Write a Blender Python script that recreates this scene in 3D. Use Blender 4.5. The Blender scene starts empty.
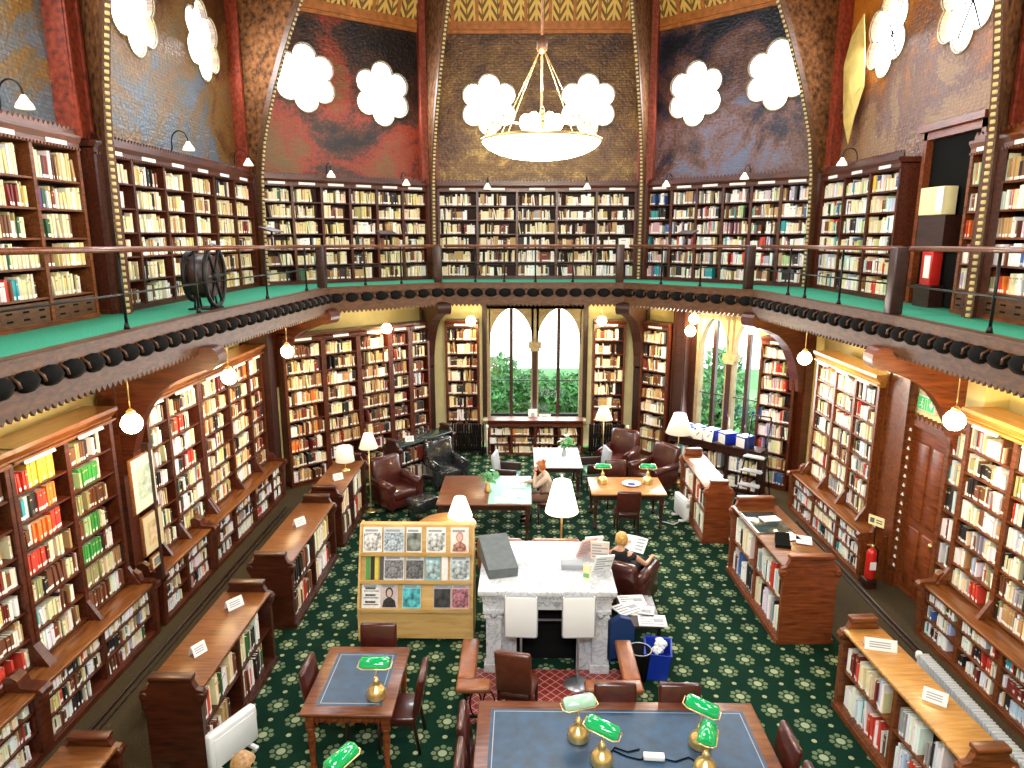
import bpy, bmesh, math, random
from mathutils import Vector, Matrix
from math import sin, cos, pi, radians, sqrt, atan2, hypot
random.seed(7)
S = bpy.context.scene
COL = S.collection

# ------------------------------------------------------------------ camera, world, exposure
cam_d = bpy.data.cameras.new('camera')
cam_d.sensor_width = 36.0
cam_d.lens = 690.0 * 36.0 / 1024.0
cam_d.clip_start = 0.05
cam = bpy.data.objects.new('camera', cam_d)
COL.objects.link(cam)
CAM = Vector((-0.3, 0.0, 5.7))
cam.location = CAM
cam.rotation_euler = (radians(90 - 12.1), 0, radians(0.9))
S.camera = cam

vs = S.view_settings
vs.view_transform = 'Standard'
vs.look = 'None'
vs.gamma = 1.0
vs.use_curve_mapping = False
vs.exposure = 0.95

world = bpy.data.worlds.new('overcast_sky')
S.world = world
world.use_nodes = True
bg = world.node_tree.nodes['Background']
bg.inputs[0].default_value = (0.93, 0.97, 1.0, 1)
bg.inputs[1].default_value = 3.0

S.cycles.max_bounces = 5
S.cycles.diffuse_bounces = 3
S.cycles.glossy_bounces = 2
S.cycles.transmission_bounces = 3
S.cycles.transparent_max_bounces = 8
S.cycles.sample_clamp_indirect = 6.0
S.cycles.caustics_reflective = False
S.cycles.caustics_refractive = False
S.cycles.use_denoising = True

def area_light(name, loc, target, size, energy, color, size_y=None):
    d = bpy.data.lights.new(name, 'AREA')
    d.size = size
    if size_y:
        d.shape = 'RECTANGLE'; d.size_y = size_y
    d.energy = energy; d.color = color
    o = bpy.data.objects.new(name, d)
    o.location = loc
    o.rotation_euler = (Vector(target) - Vector(loc)).to_track_quat('-Z', 'Y').to_euler()
    COL.objects.link(o)
    return o

def point_light(name, loc, energy, color, r=0.06):
    d = bpy.data.lights.new(name, 'POINT')
    d.energy = energy; d.color = color; d.shadow_soft_size = r
    o = bpy.data.objects.new(name, d); o.location = loc
    COL.objects.link(o)
    return o

WARM = (1.0, 0.72, 0.38)
SKYC = (0.86, 0.93, 1.0)
# daylight entering by the upper six-lobed windows (panes are built further down) and the two garden windows
SUN_WINDOWS = []      # filled by the window builder: (location, inward normal)

# ------------------------------------------------------------------ helpers
def setp(o, **k):
    for a, b in k.items():
        if b is not None:
            o[a] = b
    return o

def tag(o, label, cat, group=None, kind=None):
    return setp(o, label=label, category=cat, group=group, kind=kind)

def empty(name, loc=(0, 0, 0), rz=0.0, parent=None):
    o = bpy.data.objects.new(name, None)
    o.empty_display_size = 0.1
    o.location = loc; o.rotation_euler = (0, 0, rz)
    if parent: o.parent = parent
    COL.objects.link(o)
    return o

def thing(name, label, cat, loc=(0, 0, 0), rz=0.0, group=None):
    return tag(empty(name, loc, rz), label, cat, group)

def dup(root, loc=None, rz=None, label=None, group=None):
    def rec(o, parent):
        c = o.copy(); COL.objects.link(c)
        if parent: c.parent = parent
        for ch in list(o.children): rec(ch, c)
        return c
    r = rec(root, None)
    if loc is not None: r.location = loc
    if rz is not None: r.rotation_euler = (0, 0, rz)
    if label: r['label'] = label
    if group: r['group'] = group
    return r

class MB:
    """collects faces, becomes one mesh object"""
    def __init__(s, M=None):
        s.v = []; s.f = []; s.mi = []; s.sm = []; s.M = M or Matrix.Identity(4)
    def pts(s, ps):
        n = len(s.v)
        s.v += [tuple(s.M @ Vector(p)) for p in ps]
        return n
    def face(s, idx, m=0, smooth=False):
        s.f.append(tuple(idx)); s.mi.append(m); s.sm.append(smooth)
    def box(s, x0, x1, y0, y1, z0, z1, m=0, M=None):
        ps = [(x, y, z) for z in (z0, z1) for y in (y0, y1) for x in (x0, x1)]
        if M is not None: ps = [M @ Vector(p) for p in ps]
        n = s.pts(ps)
        for q in ((0, 2, 3, 1), (4, 5, 7, 6), (0, 1, 5, 4), (2, 6, 7, 3), (0, 4, 6, 2), (1, 3, 7, 5)):
            s.face([n + i for i in q], m)
        return s
    def cbox(s, x0, x1, y0, y1, z0, z1, b=0.01, m=0, M=None):
        """box with chamfered edges"""
        b = min(b, (x1-x0)*.45, (y1-y0)*.45, (z1-z0)*.45)
        bm = bmesh.new()
        bmesh.ops.create_cube(bm, size=1.0)
        for v in bm.verts:
            v.co = Vector(((x0+x1)/2 + v.co.x*(x1-x0), (y0+y1)/2 + v.co.y*(y1-y0), (z0+z1)/2 + v.co.z*(z1-z0)))
        bmesh.ops.bevel(bm, geom=list(bm.edges), offset=b, segments=2, affect='EDGES', profile=0.5)
        s.addbm(bm, m, M, True); bm.free()
        return s
    def addbm(s, bm, m=0, M=None, smooth=False):
        bm.verts.index_update()
        n = s.pts([(M @ v.co) if M is not None else v.co for v in bm.verts])
        for f in bm.faces:
            s.face([n + v.index for v in f.verts], m, smooth)
        return s
    def prism(s, poly, a0, a1, axis='z', m=0, M=None, smooth=False):
        """polygon (2-D) extruded along an axis; axis x: poly=(y,z); y: poly=(x,z); z: poly=(x,y)"""
        def P(p, a):
            if axis == 'x': q = (a, p[0], p[1])
            elif axis == 'y': q = (p[0], a, p[1])
            else: q = (p[0], p[1], a)
            return (M @ Vector(q)) if M is not None else q
        k = len(poly)
        n = s.pts([P(p, a0) for p in poly] + [P(p, a1) for p in poly])
        area = sum(poly[i][0]*poly[(i+1) % k][1] - poly[(i+1) % k][0]*poly[i][1] for i in range(k))
        flip = (area > 0) == (axis != 'y')
        lo = list(range(k)); hi = [k + i for i in range(k)]
        if flip: lo.reverse()
        else: hi.reverse()
        s.face([n + i for i in lo], m); s.face([n + i for i in hi], m)
        for i in range(k):
            j = (i + 1) % k
            q = [i, j, k + j, k + i]
            if not flip: q.reverse()
            s.face([n + a for a in q], m, smooth)
        return s
    def tube(s, path, r, m=0, seg=8, caps=True, closed=False):
        path = [Vector(p) for p in path]
        R = r if isinstance(r, (list, tuple)) else [r]*len(path)
        up = None; rings = []
        for i, p in enumerate(path):
            if closed:
                t = path[(i+1) % len(path)] - path[i-1]
            else:
                t = path[min(i+1, len(path)-1)] - path[max(i-1, 0)]
            t = t.normalized() if t.length > 1e-9 else Vector((0, 0, 1))
            if up is None:
                a = Vector((0, 0, 1)) if abs(t.z) < .9 else Vector((1, 0, 0))
                up = (a - t*a.dot(t)).normalized()
            else:
                up = up - t*up.dot(t)
                up = up.normalized() if up.length > 1e-6 else t.orthogonal().normalized()
            b = t.cross(up)
            rings.append(s.pts([p + (up*cos(2*pi*k/seg) + b*sin(2*pi*k/seg))*R[i] for k in range(seg)]))
        n = len(rings)
        for i in range(n if closed else n-1):
            a, b2 = rings[i], rings[(i+1) % n]
            for k in range(seg):
                k2 = (k+1) % seg
                s.face((a+k, a+k2, b2+k2, b2+k), m, True)
        if caps and not closed:
            s.face([rings[0]+k for k in reversed(range(seg))], m)
            s.face([rings[-1]+k for k in range(seg)], m)
        return s
    def lathe(s, prof, c=(0, 0, 0), m=0, seg=16, M=None, smooth=True):
        """profile [(r,z)...] turned about z"""
        rings = []
        for r, z in prof:
            ps = [Vector((c[0]+max(r, 1e-4)*cos(2*pi*k/seg), c[1]+max(r, 1e-4)*sin(2*pi*k/seg), c[2]+z)) for k in range(seg)]
            if M is not None: ps = [M @ p for p in ps]
            rings.append(s.pts(ps))
        for a, b in zip(rings, rings[1:]):
            for k in range(seg):
                k2 = (k+1) % seg
                s.face((a+k, a+k2, b+k2, b+k), m, smooth)
        s.face([rings[0]+k for k in reversed(range(seg))], m)
        s.face([rings[-1]+k for k in range(seg)], m)
        return s
    def ball(s, c, r, m=0, seg=12, rings=8):
        rx, ry, rz = r if isinstance(r, (tuple, list)) else (r, r, r)
        R = []
        for i in range(rings+1):
            th = -pi/2 + pi*i/rings
            R.append(s.pts([(c[0]+rx*max(cos(th), 1e-3)*cos(2*pi*k/seg), c[1]+ry*max(cos(th), 1e-3)*sin(2*pi*k/seg), c[2]+rz*sin(th)) for k in range(seg)]))
        for a, b in zip(R, R[1:]):
            for k in range(seg):
                k2 = (k+1) % seg
                s.face((a+k, a+k2, b+k2, b+k), m, True)
        return s
    def build(s, name, mats, parent=None, **props):
        me = bpy.data.meshes.new(name)
        me.from_pydata(s.v, [], s.f)
        if not isinstance(mats, (list, tuple)): mats = [mats]
        for x in mats: me.materials.append(x)
        me.polygons.foreach_set('material_index', s.mi)
        me.polygons.foreach_set('use_smooth', s.sm)
        me.update()
        o = bpy.data.objects.new(name, me)
        if parent: o.parent = parent
        COL.objects.link(o)
        return setp(o, **props)

def skin_obj(name, chains, mat, parent=None, sub=2, root=None):
    """chains: lists of (x,y,z,radius); equal points are shared joints"""
    idx = {}; vs_ = []; rad = []; ed = []; roots = set()
    for ch in chains:
        prev = None
        for (x, y, z, r) in ch:
            k = (round(x, 4), round(y, 4), round(z, 4))
            if k not in idx:
                idx[k] = len(vs_); vs_.append(k); rad.append(r)
                if prev is None: roots.add(idx[k])
            i = idx[k]
            if prev is not None and prev != i: ed.append((prev, i))
            prev = i
    me = bpy.data.meshes.new(name)
    me.from_pydata(vs_, ed, [])
    o = bpy.data.objects.new(name, me)
    COL.objects.link(o)
    if parent: o.parent = parent
    me.materials.append(mat)
    m = o.modifiers.new('skin', 'SKIN')
    m.use_smooth_shade = True
    m.branch_smoothing = 0.3
    for i, r in enumerate(rad):
        me.skin_vertices[0].data[i].radius = (r, r) if not isinstance(r, tuple) else r
        me.skin_vertices[0].data[i].use_root = (i in roots)
    if sub:
        q = o.modifiers.new('subd', 'SUBSURF'); q.levels = sub; q.render_levels = sub
    return o

# ------------------------------------------------------------------ materials
def nmat(name):
    m = bpy.data.materials.new(name); m.use_nodes = True
    nt = m.node_tree
    return m, nt, nt.nodes, nt.links, nt.nodes['Principled BSDF']

def lin(c):
    return tuple(((x/12.92) if x <= .04045 else ((x+.055)/1.055)**2.4) for x in c)

def plain(name, c, rough=.5, metal=0.0, spec=.5, emit=None, es=0.0, noise=0.0, nscale=12.0, coat=0.0):
    m, nt, N, L, p = nmat(name)
    p.inputs['Base Color'].default_value = (*c, 1)
    p.inputs['Roughness'].default_value = rough
    p.inputs['Metallic'].default_value = metal
    p.inputs['Specular IOR Level'].default_value = spec
    if coat: p.inputs['Coat Weight'].default_value = coat
    if emit:
        p.inputs['Emission Color'].default_value = (*emit, 1); p.inputs['Emission Strength'].default_value = es
    if noise:
        tc = N.new('ShaderNodeTexCoord'); nz = N.new('ShaderNodeTexNoise'); cr = N.new('ShaderNodeValToRGB')
        nz.inputs['Scale'].default_value = nscale; nz.inputs['Detail'].default_value = 5
        L.new(tc.outputs['Object'], nz.inputs['Vector']); L.new(nz.outputs['Fac'], cr.inputs[0])
        cr.color_ramp.elements[0].position = .3; cr.color_ramp.elements[1].position = .7
        cr.color_ramp.elements[0].color = (*[x*(1-noise) for x in c], 1)
        cr.color_ramp.elements[1].color = (*[min(1, x*(1+noise)) for x in c], 1)
        L.new(cr.outputs[0], p.inputs['Base Color'])
    return m

def wood(name, dark, light, scale=(2.0, 18.0, 18.0), rough=.35, spec=.5):
    m, nt, N, L, p = nmat(name)
    tc = N.new('ShaderNodeTexCoord'); mp = N.new('ShaderNodeMapping'); nz = N.new('ShaderNodeTexNoise'); cr = N.new('ShaderNodeValToRGB')
    mp.inputs['Scale'].default_value = scale
    nz.inputs['Scale'].default_value = 1.6; nz.inputs['Detail'].default_value = 6; nz.inputs['Distortion'].default_value = .6
    L.new(tc.outputs['Object'], mp.inputs[0]); L.new(mp.outputs[0], nz.inputs['Vector']); L.new(nz.outputs['Fac'], cr.inputs[0])
    e = cr.color_ramp.elements
    e[0].position = .3; e[1].position = .72
    e[0].color = (*dark, 1); e[1].color = (*light, 1)
    L.new(cr.outputs[0], p.inputs['Base Color'])
    p.inputs['Roughness'].default_value = rough; p.inputs['Specular IOR Level'].default_value = spec
    return m

M_ = {}
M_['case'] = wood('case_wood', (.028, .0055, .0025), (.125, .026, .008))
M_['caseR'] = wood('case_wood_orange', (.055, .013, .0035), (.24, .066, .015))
M_['case_deep'] = wood('deep_brown_wood', (.016, .0035, .0015), (.080, .016, .005))
M_['radiator'] = plain('radiator_grey', (.50, .52, .54), .4)
M_['back'] = plain('case_back', (.022, .004, .002), .7)
M_['ledge'] = wood('ledge_wood', (.09, .026, .007), (.28, .10, .025), rough=.3)
M_['honey'] = wood('honey_wood', (.36, .16, .035), (.62, .32, .085), rough=.3)
M_['islandR'] = wood('red_brown_wood', (.085, .017, .005), (.28, .068, .017), rough=.35)
M_['dark'] = wood('dark_wood', (.010, .003, .002), (.05, .012, .006), rough=.4)
M_['gallery'] = wood('gallery_wood', (.040, .015, .005), (.13, .050, .016), scale=(5, 9, 14), rough=.5)
M_['pale_wood'] = wood('pale_rack_wood', (.52, .30, .09), (.72, .47, .18), scale=(1.2, 1.2, 9), rough=.45)
M_['table'] = wood('table_wood', (.07, .017, .007), (.23, .078, .032), rough=.28)
M_['table_tan'] = wood('tan_table_wood', (.30, .13, .035), (.52, .26, .08), rough=.3)
M_['cream'] = plain('cream_plaster', (.88, .78, .40), .8, noise=.08, nscale=3)
M_['stone'] = plain('window_stone', (.27, .22, .13), .8, noise=.2, nscale=6)
M_['iron'] = plain('black_iron', (.012, .012, .012), .45, .6)
M_['black'] = plain('black_matt', (.006, .006, .006), .9, spec=.1)
M_['brass'] = plain('polished_brass', (.95, .70, .30), .28, .85)
M_['white'] = plain('white_paint', (.85, .85, .84), .4)
M_['paper'] = plain('white_paper', (.86, .86, .84), .7)
M_['steel'] = plain('steel_grey', (.45, .47, .5), .35, .8)
M_['leather'] = plain('oxblood_leather', (.055, .009, .006), .28, noise=.3, nscale=9, coat=.25)
M_['leather_br'] = plain('brown_leather', (.095, .024, .012), .32, noise=.25, nscale=9, coat=.2)
M_['leather_bk'] = plain('black_leather', (.018, .020, .022), .2, noise=.3, nscale=9, coat=.4)
M_['tan_leather'] = plain('tan_leather', (.25, .078, .023), .35, noise=.25, nscale=9)
M_['blue'] = plain('blue_plastic', (.006, .03, .33), .4)
M_['navy'] = plain('navy_fabric', (.004, .03, .12), .7)
M_['grey'] = plain('slate_grey_card', (.10, .115, .12), .7, noise=.15)
M_['ltgrey'] = plain('light_grey_card', (.33, .35, .38), .7)
M_['red'] = plain('red_enamel', (.55, .02, .015), .3)
M_['shade'] = plain('lamp_shade_lit', (.85, .78, .6), .7, emit=(1.0, .88, .62), es=1.6)
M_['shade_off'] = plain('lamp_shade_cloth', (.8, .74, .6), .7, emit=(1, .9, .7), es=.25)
M_['globe'] = plain('lit_globe', (.9, .9, .85), .4, emit=(1.0, .80, .45), es=14.0)
M_['bowl'] = plain('lit_glass_bowl', (.9, .9, .85), .4, emit=(1.0, .90, .70), es=9.0)
M_['wallglobe'] = plain('opal_glass', (.8, .72, .6), .3, emit=(1.0, .88, .62), es=.6)
M_['skin'] = plain('skin', (.62, .33, .21), .5)
M_['redhair'] = plain('red_hair', (.42, .12, .025), .5, noise=.4, nscale=30)
M_['blond'] = plain('blond_hair', (.62, .36, .10), .5, noise=.4, nscale=30)
M_['brownhair'] = plain('light_brown_hair', (.36, .20, .08), .5, noise=.4, nscale=30)
M_['cardi'] = plain('beige_knit', (.50, .38, .29), .85, noise=.15, nscale=40)
M_['trousers'] = plain('brown_cloth', (.16, .075, .05), .85)
M_['blackcloth'] = plain('black_cloth', (.012, .012, .014), .85)
M_['gold'] = plain('painted_yellow', (.52, .41, .17), .6)
M_['leaf'] = plain('garden_leaf', (.06, .22, .07), .5, noise=.6, nscale=4)
M_['leaf2'] = plain('pot_leaf', (.07, .30, .08), .5, noise=.4, nscale=10)
M_['lawn'] = plain('lawn', (.06, .2, .05), .9, noise=.4, nscale=8)
M_['mint'] = plain('mint_leather', (.17, .40, .29), .5)
M_['blueleather'] = plain('blue_table_leather', (.004, .036, .085), .40, noise=.45, nscale=7)
M_['blackglass'] = plain('dark_glass', (.03, .05, .05), .08)
M_['petal'] = plain('white_petal', (.8, .78, .74), .6)
M_['aisle'] = plain('olive_aisle_carpet', (.040, .026, .007), .95, noise=.45, nscale=60)
M_['galcarpet'] = plain('gallery_green_carpet', (.014, .27, .150), .95, noise=.35, nscale=50)
M_['pennant'] = plain('pennant_cloth', (.62, .46, .13), .8, noise=.2, nscale=5)
M_['banker'] = plain('green_glass_shade', (.004, .26, .075), .12, emit=(.0, .7, .16), es=.12, coat=.6)
M_['banker_pale'] = plain('pale_green_glass', (.35, .55, .42), .12, coat=.6)

def glass_mat():
    m, nt, N, L, p = nmat('window_glass')
    out = N['Material Output']
    tr = N.new('ShaderNodeBsdfTransparent'); gl = N.new('ShaderNodeBsdfGlossy'); mx = N.new('ShaderNodeMixShader')
    tr.inputs[0].default_value = (.96, 1, .98, 1); gl.inputs['Roughness'].default_value = .05
    mx.inputs[0].default_value = .03
    L.new(tr.outputs[0], mx.inputs[1]); L.new(gl.outputs[0], mx.inputs[2]); L.new(mx.outputs[0], out.inputs[0])
    return m
M_['glass'] = glass_mat()
# sky-lit panes of the upper windows
M_['pane'] = plain('daylit_pane', (.9, .95, 1), .5, emit=(.90, .96, 1.0), es=7.0)

class NG:
    """tiny node-math helper"""
    def __init__(s, N, L): s.N = N; s.L = L
    def m(s, op, a, b=None, c=None):
        n = s.N.new('ShaderNodeMath'); n.operation = op
        for i, x in enumerate((a, b, c)):
            if x is None: continue
            if isinstance(x, (int, float)): n.inputs[i].default_value = x
            else: s.L.new(x, n.inputs[i])
        return n.outputs[0]
    def mix(s, fac, a, b):
        n = s.N.new('ShaderNodeMix'); n.data_type = 'RGBA'
        if isinstance(fac, (int, float)): n.inputs['Factor'].default_value = fac
        else: s.L.new(fac, n.inputs['Factor'])
        for key, x in ((6, a), (7, b)):
            if isinstance(x, tuple): n.inputs[key].default_value = (*x, 1)
            else: s.L.new(x, n.inputs[key])
        return n.outputs[2]

def carpet_mat():
    m, nt, N, L, p = nmat('medallion_carpet')
    g = NG(N, L)
    tc = N.new('ShaderNodeTexCoord'); sx = N.new('ShaderNodeSeparateXYZ')
    L.new(tc.outputs['Object'], sx.inputs[0])
    ax, ay = .61, .52
    u = g.m('DIVIDE', g.m('SUBTRACT', sx.outputs[0], 1.86), ax)
    v = g.m('DIVIDE', g.m('SUBTRACT', sx.outputs[1], 8.28), ay)
    def cell(ou, ov):
        du = g.m('MULTIPLY', g.m('SUBTRACT', g.m('FRACT', g.m('ADD', u, ou)), .5), ax)
        dv = g.m('MULTIPLY', g.m('SUBTRACT', g.m('FRACT', g.m('ADD', v, ov)), .5), ay)
        d = g.m('SQRT', g.m('ADD', g.m('MULTIPLY', du, du), g.m('MULTIPLY', dv, dv)))
        an = g.m('ARCTAN2', dv, du)
        return d, an
    def med(d, an):
        pet = g.m('ADD', g.m('MULTIPLY', g.m('COSINE', g.m('MULTIPLY', an, 8)), .010), .122)
        inner = g.m('LESS_THAN', d, .050)
        ring = g.m('MULTIPLY', g.m('LESS_THAN', d, pet), g.m('GREATER_THAN', d, .074))
        seg = g.m('GREATER_THAN', g.m('COSINE', g.m('MULTIPLY', an, 8)), -.72)
        return inner, g.m('MULTIPLY', ring, seg), g.m('LESS_THAN', d, .068)
    d1, a1 = cell(.5, .5); d2, a2 = cell(0, 0)
    i1, r1, h1 = med(d1, a1); i2, r2, h2 = med(d2, a2)
    d3, _ = cell(0, .5); d4, _ = cell(.5, 0)
    dot = g.m('MAXIMUM', g.m('LESS_THAN', d3, .03), g.m('LESS_THAN', d4, .03))
    # woven ground of fine dots
    w = g.m('MULTIPLY', g.m('SINE', g.m('MULTIPLY', g.m('ADD', sx.outputs[0], sx.outputs[1]), 160)), g.m('SINE', g.m('MULTIPLY', g.m('SUBTRACT', sx.outputs[0], sx.outputs[1]), 160)))
    w = g.m('GREATER_THAN', w, .35)
    nz = N.new('ShaderNodeTexNoise'); nz.inputs['Scale'].default_value = 1.1
    L.new(tc.outputs['Object'], nz.inputs['Vector'])
    base = g.mix(nz.outputs['Fac'], (.0016, .0125, .006), (.0025, .021, .012))
    base = g.mix(g.m('MULTIPLY', w, .6), base, (.008, .045, .022))
    c = g.mix(g.m('MAXIMUM', r1, r2), base, (.125, .165, .085))
    c = g.mix(g.m('MAXIMUM', h1, h2), c, (.018, .05, .025))
    c = g.mix(g.m('MAXIMUM', i1, i2), c, (.30, .34, .20))
    c = g.mix(dot, c, (.30, .32, .18))
    L.new(c, p.inputs['Base Color'])
    p.inputs['Roughness'].default_value = .95; p.inputs['Specular IOR Level'].default_value = .1
    return m
M_['carpet'] = carpet_mat()

def mural_mat(name, cols, brick=.5, scale=.55, seed=0.0, vz=0.0, zc=8.8, spread=1.6):
    """painted brickwork: blotches of paint over rows of bricks"""
    m, nt, N, L, p = nmat(name)
    g = NG(N, L)
    tc = N.new('ShaderNodeTexCoord'); sx = N.new('ShaderNodeSeparateXYZ'); cb = N.new('ShaderNodeCombineXYZ')
    L.new(tc.outputs['Object'], sx.inputs[0]); L.new(sx.outputs[0], cb.inputs[0]); L.new(sx.outputs[2], cb.inputs[1])
    cb.inputs[2].default_value = seed
    nz = N.new('ShaderNodeTexNoise'); nz.inputs['Scale'].default_value = scale; nz.inputs['Detail'].default_value = 7; nz.inputs['Roughness'].default_value = .62; nz.inputs['Distortion'].default_value = 1.2
    L.new(cb.outputs[0], nz.inputs['Vector'])
    n3 = N.new('ShaderNodeTexNoise'); n3.inputs['Scale'].default_value = 17; n3.inputs['Detail'].default_value = 4; L.new(cb.outputs[0], n3.inputs['Vector'])  # fine noise puts the glinting sparkle of the brick into its colour
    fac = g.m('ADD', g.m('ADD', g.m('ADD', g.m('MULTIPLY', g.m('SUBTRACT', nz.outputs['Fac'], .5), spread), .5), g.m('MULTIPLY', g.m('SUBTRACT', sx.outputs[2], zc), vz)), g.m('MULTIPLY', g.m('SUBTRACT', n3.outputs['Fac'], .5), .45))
    cr = N.new('ShaderNodeValToRGB'); L.new(fac, cr.inputs[0])
    e = cr.color_ramp.elements
    while len(e) < len(cols): e.new(.5)
    for i, c in enumerate(cols):
        e[i].position = .28 + .46*i/(len(cols)-1); e[i].color = (*c, 1)
    br = N.new('ShaderNodeTexBrick'); br.inputs['Scale'].default_value = 1.0
    br.inputs['Brick Width'].default_value = .17; br.inputs['Row Height'].default_value = .056; br.inputs['Mortar Size'].default_value = .006
    br.inputs['Color1'].default_value = (1, 1, 1, 1); br.inputs['Color2'].default_value = (.55, .55, .55, 1); br.inputs['Mortar'].default_value = (.22, .22, .22, 1)
    L.new(cb.outputs[0], br.inputs['Vector'])
    mul = N.new('ShaderNodeMix'); mul.data_type = 'RGBA'; mul.blend_type = 'MULTIPLY'; mul.inputs['Factor'].default_value = brick
    L.new(cr.outputs[0], mul.inputs[6]); L.new(br.outputs['Color'], mul.inputs[7])
    L.new(mul.outputs[2], p.inputs['Base Color'])
    bp = N.new('ShaderNodeBump'); bp.inputs['Strength'].default_value = .6; bp.inputs['Distance'].default_value = .035
    n2 = N.new('ShaderNodeTexNoise'); n2.inputs['Scale'].default_value = 14; L.new(cb.outputs[0], n2.inputs['Vector'])
    L.new(g.m('ADD', br.outputs['Fac'], g.m('MULTIPLY', n2.outputs['Fac'], -1.2)), bp.inputs['Height'])
    bp.invert = True
    L.new(bp.outputs[0], p.inputs['Normal'])
    p.inputs['Roughness'].default_value = .42
    return m
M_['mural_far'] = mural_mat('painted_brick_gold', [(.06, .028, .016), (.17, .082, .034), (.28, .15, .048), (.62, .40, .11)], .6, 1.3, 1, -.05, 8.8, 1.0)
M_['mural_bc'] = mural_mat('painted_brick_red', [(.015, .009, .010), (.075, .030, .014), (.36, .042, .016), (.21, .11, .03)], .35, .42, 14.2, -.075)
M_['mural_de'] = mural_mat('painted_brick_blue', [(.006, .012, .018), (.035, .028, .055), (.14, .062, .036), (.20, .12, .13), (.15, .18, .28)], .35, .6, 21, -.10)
M_['mural_l'] = mural_mat('painted_brick_brown', [(.07, .025, .006), (.16, .067, .015), (.24, .125, .03), (.17, .12, .06), (.115, .15, .19)], .42, .6, 33, -.11)  # blue-grey end, strongest low down, is daylight put into the brown wall's colour
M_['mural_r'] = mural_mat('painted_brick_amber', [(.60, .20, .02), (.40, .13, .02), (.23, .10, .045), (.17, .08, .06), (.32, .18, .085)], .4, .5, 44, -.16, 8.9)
M_['postred'] = plain('painted_red_timber', (.24, .038, .016), .5, noise=.55, nscale=14)
M_['spandrel'] = plain('painted_spandrel', (.11, .042, .013), .8, spec=.12, noise=.75, nscale=11)

def leafcove_mat():
    m, nt, N, L, p = nmat('painted_leaf_cove')
    g = NG(N, L)
    tc = N.new('ShaderNodeTexCoord'); sx = N.new('ShaderNodeSeparateXYZ'); L.new(tc.outputs['Object'], sx.inputs[0])
    # stems with slanting leaves, repeated along the cove
    u = g.m('SUBTRACT', g.m('FRACT', g.m('DIVIDE', sx.outputs[0], .38)), .5)
    au = g.m('ABSOLUTE', u)
    w = g.m('SINE', g.m('MULTIPLY', g.m('SUBTRACT', sx.outputs[2], g.m('MULTIPLY', au, .55)), 30))
    leaf = g.m('MULTIPLY', g.m('GREATER_THAN', w, .1), g.m('LESS_THAN', au, .42))
    stem = g.m('LESS_THAN', au, .04)
    c = g.mix(leaf, (.78, .52, .13), (.17, .09, .02))
    c = g.mix(stem, c, (.20, .11, .02))
    L.new(c, p.inputs['Base Color']); p.inputs['Roughness'].default_value = .7
    return m
M_['cove'] = leafcove_mat()
M_['covebeam'] = plain('orange_cornice', (.42, .15, .035), .5, noise=.3, nscale=8)

def marble_mat():
    m, nt, N, L, p = nmat('veined_white_marble')
    tc = N.new('ShaderNodeTexCoord'); nz = N.new('ShaderNodeTexNoise'); cr = N.new('ShaderNodeValToRGB')
    nz.inputs['Scale'].default_value = 3.2; nz.inputs['Detail'].default_value = 9; nz.inputs['Distortion'].default_value = 2.0; nz.inputs['Roughness'].default_value = .65
    L.new(tc.outputs['Object'], nz.inputs['Vector']); L.new(nz.outputs['Fac'], cr.inputs[0])
    e = cr.color_ramp.elements
    e[0].position = .46; e[0].color = (.60, .60, .60, 1); e[1].position = .54; e[1].color = (.58, .59, .61, 1)
    k = e.new(.5); k.color = (.34, .36, .40, 1)
    L.new(cr.outputs[0], p.inputs['Base Color']); p.inputs['Roughness'].default_value = .2
    return m
M_['marble'] = marble_mat()

def tile_mat():
    m, nt, N, L, p = nmat('red_hearth_tile')
    g = NG(N, L)
    tc = N.new('ShaderNodeTexCoord'); sx = N.new('ShaderNodeSeparateXYZ'); L.new(tc.outputs['Object'], sx.inputs[0])
    a = g.m('ABSOLUTE', g.m('SUBTRACT', g.m('FRACT', g.m('MULTIPLY', g.m('ADD', sx.outputs[0], sx.outputs[1]), 7)), .5))
    b = g.m('ABSOLUTE', g.m('SUBTRACT', g.m('FRACT', g.m('MULTIPLY', g.m('SUBTRACT', sx.outputs[0], sx.outputs[1]), 7)), .5))
    ln = g.m('GREATER_THAN', g.m('MAXIMUM', a, b), .455)
    c = g.mix(ln, (.20, .018, .016), (.5, .30, .25))
    L.new(c, p.inputs['Base Color']); p.inputs['Roughness'].default_value = .4
    return m
M_['hearth'] = tile_mat()

def book_mat():
    m, nt, N, L, p = nmat('book_cloth')
    at = N.new('ShaderNodeAttribute'); at.attribute_name = 'Col'
    L.new(at.outputs['Color'], p.inputs['Base Color'])
    p.inputs['Roughness'].default_value = .55
    return m
M_['book'] = book_mat()
# ------------------------------------------------------------------ setting: floor, walls, gallery, roof
def rzof(a, b): return atan2(b[1]-a[1], b[0]-a[0])
def ln(a, b): return hypot(b[0]-a[0], b[1]-a[1])
def offs(a, b, d):
    """line a-b (left to right seen from the room) moved d away from the room"""
    t = ((b[0]-a[0])/ln(a, b), (b[1]-a[1])/ln(a, b)); n = (-t[1], t[0])
    return (a[0]+n[0]*d, a[1]+n[1]*d), (b[0]+n[0]*d, b[1]+n[1]*d)
def place(o, p, rz, z=0.0):
    o.location = (p[0], p[1], z); o.rotation_euler = (0, 0, rz); return o
ST = dict(kind='structure')

# upper (gallery) plan: fronts of the bookcases, left to right seen from the hall
UL, ULB, ULC, URC, URB, UR = -6.2, (-6.2, 15.6), (-2.65, 18.2), (2.75, 18.2), (5.98, 15.3), 5.98
ZG = 4.60          # gallery floor
YB = -2.5          # wall behind

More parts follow.
